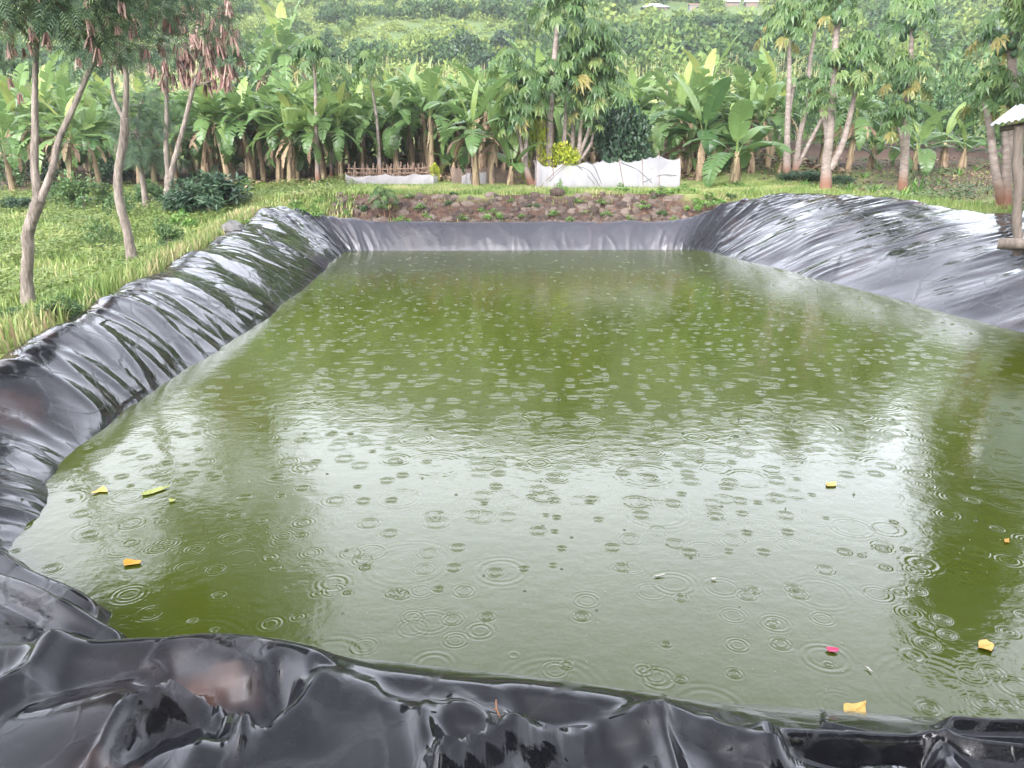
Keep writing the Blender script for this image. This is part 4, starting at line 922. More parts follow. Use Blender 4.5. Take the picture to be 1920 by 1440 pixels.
# plants along the far bank
BK = [(550, 410, 26, 34, 'bushy green weed at the left corner of the far bank'), (590, 416, 20, 30, 'second bushy weed hanging over the left corner of the sheet'), (648, 408, 14, 18, 'bright weed left of the papaya seedling on the stones'),
      (755, 418, 18, 16, 'bright weed just right of the papaya seedling'), (790, 395, 15, 14, 'small weed above the middle of the stones'), (922, 412, 22, 22, 'brightest green sprig in the middle of the stone bank'), (905, 400, 14, 12, 'dark little weed above the brightest sprig'),
      (1040, 408, 16, 14, 'weed low on the stones in front of the net'), (1070, 418, 12, 14, 'smallest weed at the foot of the stones'), (1140, 410, 15, 14, 'weed below the right half of the net'), (1205, 390, 18, 16, 'round bright weed on the right end of the stones'), (1130, 382, 18, 10, 'flat weed under the net on the top stones'),
      (1330, 388, 32, 28, 'large lush weed clump at the right end of the far bank'), (1300, 398, 20, 20, 'lush weed left of the large clump at the right end'), (1285, 362, 26, 18, 'grassy weed below the right corner of the net'), (1160, 362, 22, 20, 'weed growing against the net enclosure'), (1240, 366, 24, 16, 'low weed in the grass before the net'), (690, 372, 0, 0, ''),
      (1052, 362, 12, 26, 'thin leafy twig growing before the net'), (1155, 345, 12, 36, 'tall thin weed standing before the middle of the net'), (1380, 355, 30, 16, 'low weed below the low banana plant')]
for q_, (px, py) in enumerate(((640, 385), (680, 395), (715, 390), (800, 410), (840, 385), (870, 412), (980, 412), (1000, 392), (1095, 400), (1180, 415), (1240, 405), (1265, 415), (1330, 408), (1225, 378), (1085, 380), (960, 378), (560, 385), (600, 380), (520, 398), (1370, 372), (1410, 362), (770, 372), (850, 368))):
    bush_px('bank_weed', 'weed', (B_LUSH2, B_MID, B_LUSH)[q_ % 3], px, py, 8 + (q_ * 5) % 9, 7 + (q_ * 7) % 8, 'little weed sprouting on the stone bank', 'little weeds scattered over the stone bank')
for (px, py, r, h, lb) in BK:
    if r: bush_px('bank_weed', 'weed', B_LUSH if r > 17 else B_LUSH2, px, py, r, h, lb)
# trees behind the photographer: they show only mirrored in the near sheet
for (x, y, r, h, ms, lb) in ((-3.6, -4.4, 3.2, 12.0, B_DARK, 'dark leafy tree behind the viewer, mirrored in the left of the near sheet'), (1.8, -5.6, 3.4, 13.5, B_MID, 'taller leafy tree behind the viewer, mirrored in the middle of the near sheet'), (6.6, -4.0, 3.0, 11.0, B_DARK, 'dark leafy tree behind the viewer, mirrored in the right of the near sheet')):
    bush('leafy_tree', 'tree', ms, (x, y), r, h / 1.55, lb)
# papaya seedling on the bank
p = on_ground(722, 414); o = Vector((p.x, p.y, gz(p.x, p.y))); t = thing('papaya_seedling', 'papaya seedling with drooping leaves standing on the stone bank', 'seedling', o); mb = MB()
tube(mb, [Vector((0, 0, -.05)), Vector((-.02, 0, .3)), Vector((-.06, 0, .62))], [.014, .012, .009], 6); tube(mb, [Vector((.1, 0, -.05)), Vector((.14, 0, .3)), Vector((.05, 0, .62))], [.012, .01, .008], 6); mb.build('stem', M['papbark'], t, True)
link('leaf_crown', PCR[2], t, (-.1, 0, .62), (0, 0, 1), .42); link('leaf_crown', PCR[5], t, (.12, .05, .58), (0, 0, 2), .36)

# maize-like plants on the tilled soil
def tuft_mesh(seed, n, L, W):
    rng = random.Random(seed); mb = MB()
    for i in range(n):
        a = rng.uniform(0, 6.28); d = Vector((math.cos(a) * .45, math.sin(a) * .45, 1)).normalized(); s = Vector((-math.sin(a), math.cos(a), 0)); l = L * rng.uniform(.6, 1.1); p = Vector((rng.uniform(-.05, .05), rng.uniform(-.05, .05), 0)); rows = []
        for k in range(5):
            u = k / 4; q = p + d * l * u + Vector((math.cos(a), math.sin(a), -.9)) * (l * .35 * u * u); w = W * (1 - u ** 2) + .001; rows.append([q - s * w, q + s * w])
        mb.strip(rows, rng.uniform(.3, .75))
    return mb.mesh('blades', M['lushbush'])
TUFT = [tuft_mesh(700 + i, 12, .5, .022) for i in range(3)]
ti = 0
for (px, py, s, lb) in ((1718, 362, 1.5, 'tall bright grass tuft right of the twin-stemmed papaya'), (1695, 372, 1.0, 'short grass tuft at the foot of the twin-stemmed papaya'), (1735, 330, .9, 'maize seedling on the tilled soil'), (1800, 330, 1.0, 'maize seedling on the tilled soil'),
        (1760, 345, .8, 'maize seedling on the tilled soil'), (1620, 335, 1.0, 'maize seedling on the tilled soil'), (1590, 362, 1.1, 'grass tuft between the black sheet and the forked papaya'), (1635, 368, 1.1, 'grass tuft on the edge above the black sheet'), (1830, 320, .9, 'maize seedling on the tilled soil'), (1650, 318, 1.0, 'maize seedling on the tilled soil'), (1510, 352, .9, 'grass tuft below the creeping plant'), (1530, 356, .9, 'grass tuft at the left foot of the forked papaya')):
    p = on_ground(px, py); ti += 1
    tag(link('grass_tuft', TUFT[ti % 3], None, (p.x, p.y, p.z - .02), (0, 0, ti), s), lb, 'plant', 'maize seedlings on the tilled soil' if 'maize' in lb else None)

# ------------------------------------------------------------------ grass and ground cover
def blades(name, X, Y, Hh, Wd, tint, mat, seed, lean=.5, zoff=-.01):
    rng = np.random.default_rng(seed); n = len(X); Z = ground(X, Y) + zoff
    a = rng.uniform(0, 2 * np.pi, n); b = a + rng.uniform(-.6, .6, n) + np.pi / 2; sx, sy = np.cos(b), np.sin(b); ln = rng.uniform(.1, 1, n) * lean
    v = np.zeros((n, 5, 3))
    def P(u): return np.stack([X + np.cos(a) * Hh * ln * u * u, Y + np.sin(a) * Hh * ln * u * u, Z + Hh * u * (1 - .35 * ln * u)], 1)
    S = np.stack([sx * Wd, sy * Wd, np.zeros(n)], 1)
    v[:, 0] = P(0) - S; v[:, 1] = P(0) + S; v[:, 2] = P(.55) + S * .75; v[:, 3] = P(.55) - S * .75; v[:, 4] = P(1.0)
    k = np.arange(n)[:, None] * 5
    # two faces: a quad and a tip written as a quad with its last corner repeated halfway
    tipq = np.concatenate([k + 3, k + 2, k + 4], 1)
    me = bpy.data.meshes.new(name); me.vertices.add(n * 5); me.vertices.foreach_set('co', v.reshape(-1).astype(np.float32))
    li = np.concatenate([k + 0, k + 1, k + 2, k + 3, tipq], 1).astype(np.int32).ravel(); me.loops.add(len(li)); me.loops.foreach_set('vertex_index', li)
    ls = (np.arange(n)[:, None] * 7 + np.array([[0, 4]])).astype(np.int32).ravel(); me.polygons.add(n * 2); me.polygons.foreach_set('loop_start', ls)
    at = me.attributes.new('tint', 'FLOAT', 'FACE'); at.data.foreach_set('value', np.repeat(tint, 2).astype(np.float32)); me.materials.append(mat); me.update(calc_edges=True); me.validate()
    return tag(link(name, me), None, None, None, 'stuff')
rng = np.random.default_rng(4)
def scatter(n, x0, x1, y0, y1, keep):
    X = rng.uniform(x0, x1, n); Y = rng.uniform(y0, y1, n); m = keep(X, Y); return X[m], Y[m]
def outside(X, Y, lo=.15): sd, _ = crest_query(X, Y); return sd > lo
# left bank and field
X, Y = scatter(150000, -16, -4.2, 3.5, 27, lambda X, Y: outside(X, Y, .18) & ((crest_query(X, Y)[0] < 1.3) | (rng.random(len(X)) < .45)) & (rng.random(len(X)) < np.clip(1.25 - .035 * Y - .03 * np.abs(X + 6), .12, 1)) & ((Y > 9) | (X > -9)))
sdv, _ = crest_query(X, Y); nv = fbm(X * .9, Y * .9, 8, 3)
tint = np.clip(.46 + nv * .6 + rng.uniform(-.2, .2, len(X)), 0, .85); dryband = (sdv < 1.0) & (fbm(X * .7, Y * .7, 12, 2) > -.02); tint = np.where(dryband & (rng.random(len(X)) < .62), rng.uniform(.68, .95, len(X)), tint)
blades('grass', X, Y, rng.uniform(.07, .22, len(X)) * (1 + .3 * (sdv < .8)), .006 + .0006 * Y, tint, M['grass'], 1)
# far bank and right bank
X, Y = scatter(120000, -9, 9, 20.2, 29, lambda X, Y: outside(X, Y, .12) & ((rng.random(len(X)) < .30) | (Y > 21.5)) & (rng.random(len(X)) < np.where((Y < 21.7) & (X > -5.2) & (X < 5.6), .09, .9)) & ((Y < 28.2 - np.clip(X, -3, 6) * .45)))
nv = fbm(X * .8, Y * .8, 18, 3); tint = np.clip(.56 + nv * .55 + rng.uniform(-.2, .2, len(X)), .05, .88)
blades('grass', X, Y, rng.uniform(.05, .16, len(X)), .013, tint, M['grass'], 2)
X, Y = scatter(90000, 6.5, 18, 6, 30, lambda X, Y: outside(X, Y, .1) & (rng.random(len(X)) < np.where(np.abs(crest_query(X, Y)[0]) < 1.3, .9, .06)))
nv = fbm(X * .8, Y * .8, 28, 3); tint = np.clip(.40 + nv * .5 + rng.uniform(-.2, .2, len(X)), .05, .8)
blades('grass', X, Y, rng.uniform(.06, .2, len(X)), .010, tint, M['grass'], 3)
def leafcover(name, X, Y, Hh, size, tint, mat, seed):
    rng = np.random.default_rng(seed); n = len(X); Z = ground(X, Y) + rng.uniform(.01, 1, n) * Hh
    a = rng.uniform(0, 2 * np.pi, n); el = rng.uniform(-.5, .5, n); d = np.stack([np.cos(a) * np.cos(el), np.sin(a) * np.cos(el), np.sin(el)], 1); s = np.stack([-np.sin(a), np.cos(a), rng.uniform(-.5, .5, n)], 1)
    p = np.stack([X, Y, Z], 1); L = (size * rng.uniform(.6, 1.4, n))[:, None]
    v = np.stack([p, p + d * L * .5 + s * L * .3, p + d * L, p + d * L * .5 - s * L * .3], 1).reshape(-1, 3)
    return tag(link(name, np_mesh(name, v, (np.arange(n)[:, None] * 4 + np.arange(4)[None, :]), mat, tint)), None, None, None, 'stuff')
X, Y = scatter(120000, -18, -5.0, 7, 30, lambda X, Y: outside(X, Y, .9) & (fbm(X * .5, Y * .5, 33, 2) + .2 > 0))
leafcover('ground_cover', X, Y, .22 + .25 * np.clip(fbm(X * .8, Y * .8, 3, 2), -.3, 1), .075, np.clip(.5 + .6 * fbm(X * .7, Y * .7, 34, 3) + rng.uniform(-.2, .2, len(X)), 0, 1), M['weedleaf'], 5)
X, Y = scatter(26000, 8, 20, 15, 34, lambda X, Y: outside(X, Y, .8) & (fbm(X * .5, Y * .5, 37, 2) - .04 > 0))
leafcover('ground_cover', X, Y, .14 + 0 * X, .08, np.clip(.5 + .5 * fbm(X * .7, Y * .7, 38, 3), 0, 1), M['bush'], 6)
X, Y = scatter(16000, -12, 12, 28, 44, lambda X, Y: X < 99)
leafcover('leaf_litter', X, Y, .10 + 0 * X, .22, rng.uniform(0, 1, len(X)), M['banana_dry'], 7)
X, Y = scatter(9000, 8, 20, 17, 34, lambda X, Y: fbm(X * .6, Y * .6, 39, 2) > 0)
leafcover('leaf_litter', X, Y, .05 + 0 * X, .12, rng.uniform(0, 1, len(X)), M['banana_dry'], 8)
# few long blades by the photographer's feet
X = np.array([at_z(x, 1450, .42).x for x in (735, 760, 1000, 1020, 1035, 1060, 1075, 1085, 1100, 1145, 1150)]); Y = np.array([at_z(x, 1462, .42).y for x in range(11)]) + rng.uniform(-.06, .03, 11)
mb = MB()
for x, y in zip(X, Y):
    a = rg.uniform(-2.6, .4); d = Vector((math.cos(a) * .5, math.sin(a) * .3 + .25, .8)); p = Vector((x, y - .02, .34)); rows = []
    l = rg.uniform(.12, .24)
    for k in range(6):
        u = k / 5; q = p + d * l * u + Vector((math.cos(a) * .5, 0, -.5)) * l * u * u; w = .0032 * (1 - u ** 2) + .0002; rows.append([q - Vector((w, 0, 0)), q + Vector((w, 0, 0))])
    mb.strip(rows, rg.uniform(.3, .6))
tag(mb.build('grass', M['grass']), None, None, None, 'stuff')
# ------------------------------------------------------------------ stone bank
def stones():
    rng = random.Random(13); made = []
    rows = 10
    for r in range(rows):
        y = 20.36 + r * .14; x = -4.9
        while x < 5.6:
            w = rng.uniform(.16, .36); x += w * .95
            if x < -1.0 and rng.random() < .45: continue
            if r >= rows - 3 and rng.random() < .35: continue
            if x > 4.2 and r > 3 and rng.random() < .7: continue
            if rng.random() < .08: continue
            yy = y + rng.uniform(-.06, .06); z = gz(x, yy); sx = w * .54; sy = rng.uniform(.06, .13); sz = rng.uniform(.025, .075)
            m = rng.choice([5, 6, 7]); a0 = rng.uniform(0, 6); t = rng.random(); ang = [a0 + 6.283 * k / m + rng.uniform(-.35, .35) for k in range(m)]; rr = [rng.uniform(.7, 1.15) for _ in range(m)]
            tl = Vector((rng.uniform(-.2, .2), rng.uniform(.3, .65), 0)); tp = [rng.uniform(.7, 1.3) for _ in range(m)]
            def P(k, s, h):
                q = Vector((math.cos(ang[k]) * rr[k] * sx * s, math.sin(ang[k]) * rr[k] * sy * s, h)); q.z += q.x * tl.x + q.y * tl.y; return Vector((x, yy, z)) + q
            b = [P(k, 1.05, -.06) for k in range(m)]; c = [P(k, 1, sz * .5 * tp[k]) for k in range(m)]; d = [P(k, .7, sz * tp[k]) for k in range(m)]
            made.append((sx * sy, (b, c, d, m, t)))
    def add(mb, st):
        b, c, d, m, t = st; mb.strip([b, c, d], t, True); k0 = len(mb.v); mb.v += d; mb.f.append(tuple(range(k0, k0 + m))); mb.t.append(t)
    made.sort(key=lambda q: -q[0]); o = Vector((1.3, 20.9, gz(1.3, 20.9)))
    th = thing('stone_bank', 'bank of rough brown stones above the far edge of the black sheet', 'stone bank', o)
    for _, st in made[:98]:
        mb = MB(); add(mb, st); mb.v = [v - o for v in mb.v]; mb.build('stone', M['stone'], th)
    mb = MB()
    for _, st in made[98:]: add(mb, st)
    mb.v = [v - o for v in mb.v]; tag(mb.build('small_stones', M['stone'], th), None, None, None, 'stuff')
stones()
def rock(name, p, sx, sy, sz, mat, label, seed):
    rng = random.Random(seed); bm_rows = []; mb = MB()
    for k in range(7):
        th = math.pi * k / 6
        bm_rows.append([Vector((math.cos(a) * math.sin(th) * sx, math.sin(a) * math.sin(th) * sy, math.cos(th) * sz)) * rng.uniform(.85, 1.12) if 0 < k < 6 else Vector((0, 0, math.cos(th) * sz)) for a in [j * .628 for j in range(10)]])
    mb.strip(bm_rows, rng.random(), True); o = mb.build(name, mat); o.location = p; tag(o, label, 'rock'); return o
p = on_ground(437, 440); rock('grey_rock', p + Vector((0, 0, .08)), .22, .2, .2, M['greyrock'], 'grey rock lying on the left bank beside the sheet', 3)
p = on_ground(1045, 366); rock('dark_stone', p + Vector((0, 0, .05)), .22, .14, .13, M['stone'], 'largest dark stone on top of the stone bank before the net', 4)
p = on_ground(1003, 368); rock('dark_stone', p, .16, .12, .1, M['stone'], 'dark stone on the bank top left of the largest one', 5)
# loose plastic flap on the left bank
mb = MB(); c0 = [on_ground(*q) for q in ((375, 485), (405, 480), (425, 462), (440, 430))]; c1 = [on_ground(*q) for q in ((388, 490), (432, 482), (448, 466), (452, 440))]
rows = []
for k in range(5):
    u = k / 4; rows.append([Vector(a) * (1 - u) + Vector(b) * u + Vector((0, 0, .05 + .05 * math.sin(u * 3.1) * (1 + .4 * i % 2))) for i, (a, b) in enumerate(zip(c0, c1))])
mb.strip(rows); fl = mb.build('plastic_scrap', M['liner'], None, True); tag(fl, 'loose strip of black plastic lying under the grey rock', 'plastic sheet')
# small black plastic strip lying in the far grass
p = on_ground(830, 357); mb = MB(); rows = []
for k in range(5): rows.append([Vector((p.x - .7 + 1.3 * j / 8, p.y - .15 + .08 * k, gz(p.x, p.y) + .06 + .03 * math.sin(j * 1.7 + k))) for j in range(9)])
mb.strip(rows); tag(mb.build('plastic_scrap', M['liner'], None, True), 'scrap of dark plastic in the grass beside the low net fence', 'plastic sheet')

# ------------------------------------------------------------------ nets
def net_box(Y, depth, top, bottom_py, sag, mesh_name, mat, parent, o, side=True, step=6):
    """top: pixel points of the front top edge; sags between poles; front, two ends and back"""
    mb = MB(); xs = []
    P = [at_y(a, b, Y) - o for a, b in top]; front_t = []
    for i in range(len(P) - 1):
        for k in range(step):
            u = k / step; q = P[i] * (1 - u) + P[i + 1] * u; q.z -= sag * 4 * u * (1 - u); front_t.append(q)
    front_t.append(P[-1])
    zb = [gz(q.x + o.x, Y) - o.z - .02 for q in front_t]
    def sheet(tops, dy, bulge):
        rows = []
        for r in range(7):
            u = r / 6; row = []
            for i, q in enumerate(tops):
                row.append(Vector((q.x, q.y + dy + bulge * math.sin(u * 3.14) * (.5 + .5 * math.sin(i * .8)) - (1 - u) * .03 * math.sin(i * 1.9), zb[i] + (q.z - zb[i]) * u)))
            rows.append(row)
        mb.strip(rows); return rows
    f = sheet(front_t, 0, -.05)
    if depth:
        b = sheet([Vector((q.x, q.y, q.z * .97 + .02 * math.sin(i))) for i, q in enumerate(front_t)], depth, .04)
        for e in (0, -1):
            rows = []
            for r in range(7):
                rows.append([f[r][e] * (1 - k / 4) + b[r][e] * (k / 4) - Vector((0, 0, .10 * math.sin(k / 4 * 3.14) * r / 6)) for k in range(5)])
            mb.strip(rows)
    return mb.build(mesh_name, mat, parent, True)
Y = 24.3; o = Vector((at_y(1140, 352, Y).x, Y, gz(at_y(1140, 352, Y).x, Y)))
t = thing('net_enclosure', 'tall white net enclosure sagging between poles on the far bank', 'net enclosure', o)
TOP = [(1006, 298), (1031, 311), (1052, 307), (1100, 303), (1130, 300), (1165, 300), (1206, 298), (1235, 290), (1277, 296)]
net_box(Y, 1.5, TOP, 352, .10, 'net_cover', M['net'], t, o)
def stick(a, b, y, mat, parent, o, r=.014, nm='pole', arc=0):
    A, B = at_y(*a, y) - o, at_y(*b, y) - o; mid = (A + B) / 2 + Vector((0, 0, arc)); mb = MB(); tube(mb, [A, mid, B], r, 6, .5, 6); return mb.build(nm, mat, parent, True)
for i, (a, b, arc) in enumerate((((1008, 356), (1062, 306), .05), ((1040, 356), (1036, 308), 0), ((1206, 352), (1204, 296), 0), ((1236, 352), (1236, 284), 0), ((1276, 352), (1276, 293), 0), ((1170, 352), (1160, 298), 0), ((1005, 355), (1006, 294), 0))):
    stick(a, b, Y - .02, M['stick'], t, o, .011, 'pole', arc)
for i, (a, b, arc) in enumerate((((1030, 340), (1115, 345), .55), ((1085, 312), (1125, 350), .16), ((1095, 302), (1128, 345), .22), ((1165, 305), (1225, 345), .10), ((1205, 342), (1275, 330), .12))):
    stick(a, b, Y - .03, M['pole'], t, o, .009, 'hoop', arc)
mb = MB(); A = at_y(1212, 298, Y - .04) - o; 
rows = []
for k in range(6):
    u = k / 5; rows.append([Vector((at_y(1208 + 44 * j / 8, 300, Y).x - o.x, -.045, at_y(1230, 301 + (24 * (1 - (j / 4 - 1) ** 2)) * u - 6 * (1 - abs(j / 4 - 1)), Y).z - o.z)) for j in range(9)])
mb.strip(rows); mb.build('grey_net_patch', M['shade'] if False else M['netgrey'], t)
# low net fence with a stick hurdle behind it
Y = 26.3; o = Vector((at_y(730, 350, Y).x, Y, gz(at_y(730, 350, Y).x, Y)))
t = thing('net_fence', 'low white net fence with scalloped top around a brown stick hurdle', 'net fence', o)
net_box(Y, 1.4, [(648, 326), (660, 331), (690, 329), (722, 326), (752, 330), (775, 325), (806, 327), (813, 330)], 350, .035, 'net_cover', M['net'], t, o)
rf = random.Random(3); mb = MB()
for i in range(95):
    x = rf.uniform(648, 808); a = at_y(x, 350, Y + .5) - o; b = at_y(x + rf.uniform(-5, 5), rf.uniform(303, 322), Y + .5) - o; a.z = -.05; dy = rf.uniform(-.15, .7); a.y += dy; b.y += dy + rf.uniform(-.1, .1); tube(mb, [a, (a + b) / 2 + Vector((rf.uniform(-.03, .03), 0, 0)), b], [.02, .017, .011], 4, .5, 2)
for q in (316, 324, 332):
    a = at_y(650, q, Y + .55) - o; b = at_y(808, q - 1, Y + .55) - o; tube(mb, [a, (a + b) / 2 + Vector((0, 0, -.03)), b], .02, 5, .5, 6)
mb.build('stick_hurdle', M['stick'], t, True)
for px in (648, 722, 806): stick((px, 352), (px, 322), Y + .04, M['stick'], t, o, .014, 'pole')
# the small white sheet and the brown mesh fence behind the large banana plant
Y = 26.0; o = Vector((at_y(886, 345, Y).x, Y, gz(at_y(886, 345, Y).x, Y)))
t = thing('net_bed', 'small low white net cover behind the large torn-leaved banana plant', 'net cover', o); net_box(Y, .9, [(866, 330), (876, 324), (890, 323), (912, 322)], 345, .02, 'net_cover', M['net'], t, o)
stick((866, 346), (866, 326), Y + .03, M['stick'], t, o, .012, 'pole'); stick((912, 346), (912, 318), Y + .03, M['stick'], t, o, .012, 'pole')
Y = 26.6; o = Vector((at_y(930, 345, Y).x, Y, gz(at_y(930, 345, Y).x, Y)))
t = thing('mesh_fence', 'brown see-through mesh fence on sticks behind the small banana plant', 'fence', o); net_box(Y, 0, [(846, 312), (880, 316), (925, 312), (960, 318), (998, 314)], 345, .04, 'mesh_panel', M['shade'], t, o)
mb = MB()
for i in range(34):
    x = rf.uniform(848, 996); a = at_y(x, 345, Y + .08) - o; b = at_y(x + rf.uniform(-6, 6), rf.uniform(306, 318), Y + .08) - o; a.z = -.05; tube(mb, [a, b], [.012, .008], 4, .5, 2)
mb.build('stick_row', M['stick'], t, True)

# ------------------------------------------------------------------ shed over the right bank
def box(mb, x0, x1, y0, y1, z0, z1, t=.5):
    v = [Vector((x, y, z)) for z in (z0, z1) for y in (y0, y1) for x in (x0, x1)]; k = len(mb.v); mb.v += v
    mb.f += [tuple(k + i for i in q) for q in ((0, 2, 3, 1), (4, 5, 7, 6), (0, 1, 5, 4), (2, 6, 7, 3), (0, 4, 6, 2), (1, 3, 7, 5))]; mb.t += [t] * 6
def shed():
    YF = 11.3; q = at_y(1909, 360, YF); o = Vector((q.x, YF, 0)); t = thing('shed', 'weathered wooden shed with corrugated roof standing over the right bank', 'shed', o, -R(37))
    xL = 0.0; Rt = Matrix.Rotation(-R(37), 3, 'Z'); Ri = Rt.inverted()
    def loc(px, py, yy=YF): return Ri @ (at_y(px, py, yy) - o)
    zt = at_y(1905, 236, YF).z; zb = at_y(1905, 478, YF).z
    def post(x, y, z0, z1, r, seed):
        rng = random.Random(seed); mb = MB(); n = 7; pts = [Vector((x + rng.uniform(-.012, .012), y, z0 + (z1 - z0) * k / n)) for k in range(n + 1)]
        tube(mb, pts, [r * rng.uniform(.9, 1.1) for _ in pts], 10, .5, 3, .05); mb.build('post', M['wood'], t, True)
    pa, pb = loc(1909, 236), loc(1908, 478); mb = MB(); tube(mb, [pb * (1 - k / 7) + pa * (k / 7) + Vector((.012 * math.sin(k * 2.1), 0, 0)) for k in range(8)], [.066 * (1 + .08 * math.sin(k * 1.7)) for k in range(8)], 10, .5, 3, .05); mb.build('post', M['wood'], t, True)
    W_, D_ = 2.2, 2.2
    for (x, y) in ((xL + W_, 0), (xL + W_, D_), (xL + .12, D_)):
        g_ = o + Rt @ Vector((x, y, 0)); post(x, y, gz(g_.x, g_.y) - .2, zt - .05, .075, int(x * 10 + y))
    # floor beam whose broken end sticks out past the post
    zf = at_y(1900, 455, YF).z; xe = loc(1881, 452).x; mb = MB()
    tube(mb, [Vector((xe, -.13, zf - .0)), Vector((xe + .06, -.13, zf - .02)), Vector((xL + .05, -.13, zf)), Vector((xL + W_ + .1, -.13, zf + .02))], [.015, .06, .085, .085], 9, .5, 4, .10); mb.build('floor_beam', M['wood'], t, True)
    mb = MB(); box(mb, xL + .06, xL + W_, .1, D_, zf - .03, zf + .03); mb.build('floor', M['wood'], t)
    # corrugated wall sheets, corrugations running across
    def corr(a0, ax, ay, nu, amp, nrm, mat, nm, waves):
        mb = MB(); rows = []
        for i in range(nu + 1):
            u = i / nu; off = nrm * (amp * math.cos(u * waves * 2 * math.pi)); rows.append([a0 + ax * u + off, a0 + ax * u + ay + off])
        mb.strip(rows); th = nrm.normalized() * -.004
        mb.strip([[p + th for p in r] for r in rows][::-1]); return mb.build(nm, mat, t, True)
    corr(Vector((xL + .10, .03, zf + .04)), Vector((0, 0, zt - zf - .12)), Vector((W_ - .1, 0, 0)), 120, .018, Vector((0, -1, 0)), M['bluezinc'], 'wall_sheet', 9)
    corr(Vector((xL + .10, .06, zf + .04)), Vector((0, 0, zt - zf - .12)), Vector((0, D_ - .1, 0)), 120, .018, Vector((-1, 0, 0)), M['bluezinc'], 'wall_sheet', 9)
    corr(Vector((xL + .10, D_, zf + .04)), Vector((0, 0, zt - zf - .12)), Vector((W_ - .1, 0, 0)), 120, .018, Vector((0, 1, 0)), M['bluezinc'], 'wall_sheet', 9)
    # roof, ridge to the right; waves run along y, so the left eave shows the wavy edge
    zl = at_y(1857, 233, YF - .3).z; x0 = loc(1856, 233).x
    mb = MB(); rows = []; n = 160
    for i in range(n + 1):
        u = i / n; x = x0 + u * 3.0; rows.append([Vector((x, -.30, zl + .20 * u * 3.0 + .016 * math.cos(x * 2 * math.pi / .076))), Vector((x, D_ + .3, zl + .40 + .20 * u * 3.0 + .016 * math.cos(x * 2 * math.pi / .076)))])
    mb.strip(rows); mb.strip([[p - Vector((0, 0, .006)) for p in r] for r in rows][::-1]); mb.build('roof_sheet', M['zinc'], t, True)
    mb = MB(); tube(mb, [Vector((x0 + .1, -.02, zl - .05)), Vector((x0 + 2.8, -.02, zl + .48))], .04, 7, .5, 3); mb.build('rafter', M['wood'], t, True)
shed()

# ------------------------------------------------------------------ floating leaves and twig
def floater(name, px, py, outline, mat, label, curl=.012, cat='leaf', size=1):
    """outline: pixel offsets laid on the water; slightly curled with real thickness"""
    rq = random.Random(px); fine = []
    for k in range(len(outline)):
        (a0, b0), (a1, b1) = outline[k], outline[(k + 1) % len(outline)]; e = math.hypot(a1 - a0, b1 - b0)
        for u in (0, .33, .67): fine.append((a0 + (a1 - a0) * u + rq.uniform(-.05, .05) * e, b0 + (b1 - b0) * u + rq.uniform(-.06, .06) * e))
    outline = fine; c = at_z(px, py, .004); P = [at_z(px + a * size, py + b * size, .004) - c for a, b in outline]; n = len(P); mb = MB()
    mid = sum(P, Vector()) / n; ext = max((p - mid).length for p in P)
    top = [p + Vector((0, 0, .006 + curl * ((p - mid).length / ext) ** 2 * (.65 + .35 * math.sin(k * 1.3 + px)))) for k, p in enumerate(P)]; bot = [p - Vector((0, 0, .002)) for p in top]
    k = 0; mb.v = top + [mid + Vector((0, 0, .005))] + bot + [mid + Vector((0, 0, .003))]
    for j in range(n):
        q = (j + 1) % n; mb.f += [(j, q, n), (n + 1 + q, n + 1 + j, 2 * n + 1), (q, j, n + 1 + j, n + 1 + q)]; mb.t += [.5] * 3
    ob = mb.build(name, mat); ob.location = c; return tag(ob, label, cat)
floater('fallen_leaf', 187, 921, [(-16, 5), (8, -7), (14, -3), (15, 2), (0, 3)], M['fallen_yellow'], 'orange-yellow triangular leaf floating near the left edge', .01)
floater('fallen_leaf', 291, 921, [(-27, 9), (-22, 2), (0, -5), (28, -9), (26, -6), (4, 2), (-18, 9)], M['fallen_green'], 'long narrow yellow-green leaf floating beside the orange-yellow one', .006)
floater('fallen_leaf', 323, 940, [(-7, -3), (7, -3), (4, 1), (-5, 4)], M['fallen_green'], 'tiny pale leaf just right of the long green leaf', .004)
floater('fallen_leaf', 248, 1057, [(-16, -3), (-12, -6), (14, -5), (18, -1), (12, 3), (-15, 6)], M['fallen_orange'], 'orange leaf floating alone nearest the left corner', .012)
floater('fallen_leaf', 1558, 909, [(-10, -3), (9, -4), (10, 3), (-8, 4)], M['fallen_yellow'], 'farthest small yellow leaf on the right half of the water', .006)
floater('fallen_leaf', 1848, 1213, [(-14, -8), (2, -12), (16, 0), (10, 12), (-14, 4)], M['fallen_yellow'], 'pale yellow leaf at the right edge of the water', .01)
floater('fallen_leaf', 1602, 1335, [(-21, -12), (-2, -14), (20, -15), (22, 10), (2, 18), (-20, 14)], M['fallen_yellow'], 'largest squarish yellow leaf floating against the near sheet', .012)
floater('flower_petal', 1560, 1220, [(-13, -3), (0, -5), (13, 0), (8, 5), (-6, 4)], M['fallen_pink'], 'bright pink petal floating on the water', .006, 'petal')
floater('fallen_leaf', 1887, 1015, [(-4, -3), (4, -4), (5, 3), (-3, 4)], M['fallen_orange'], 'tiny orange leaf near the right edge', .003)
floater('fallen_leaf', 1628, 1257, [(-7, -6), (0, -4), (9, 5), (3, 2)], M['fallen_white'], 'tiny whitish leaf below the pink petal', .003)
floater('fallen_leaf', 1338, 1086, [(-5, -1), (4, -2), (5, 2), (-3, 2)], M['fallen_white'], 'tiny pinkish-white scrap in the middle of the sky reflection', .003)
floater('fallen_leaf', 1235, 1080, [(-12, 1), (10, -3), (12, -2), (-4, 2)], M['fallen_white'], 'thin white sliver left of the pinkish-white scrap', .003)
sx_, sy_ = [], []
mb = MB()
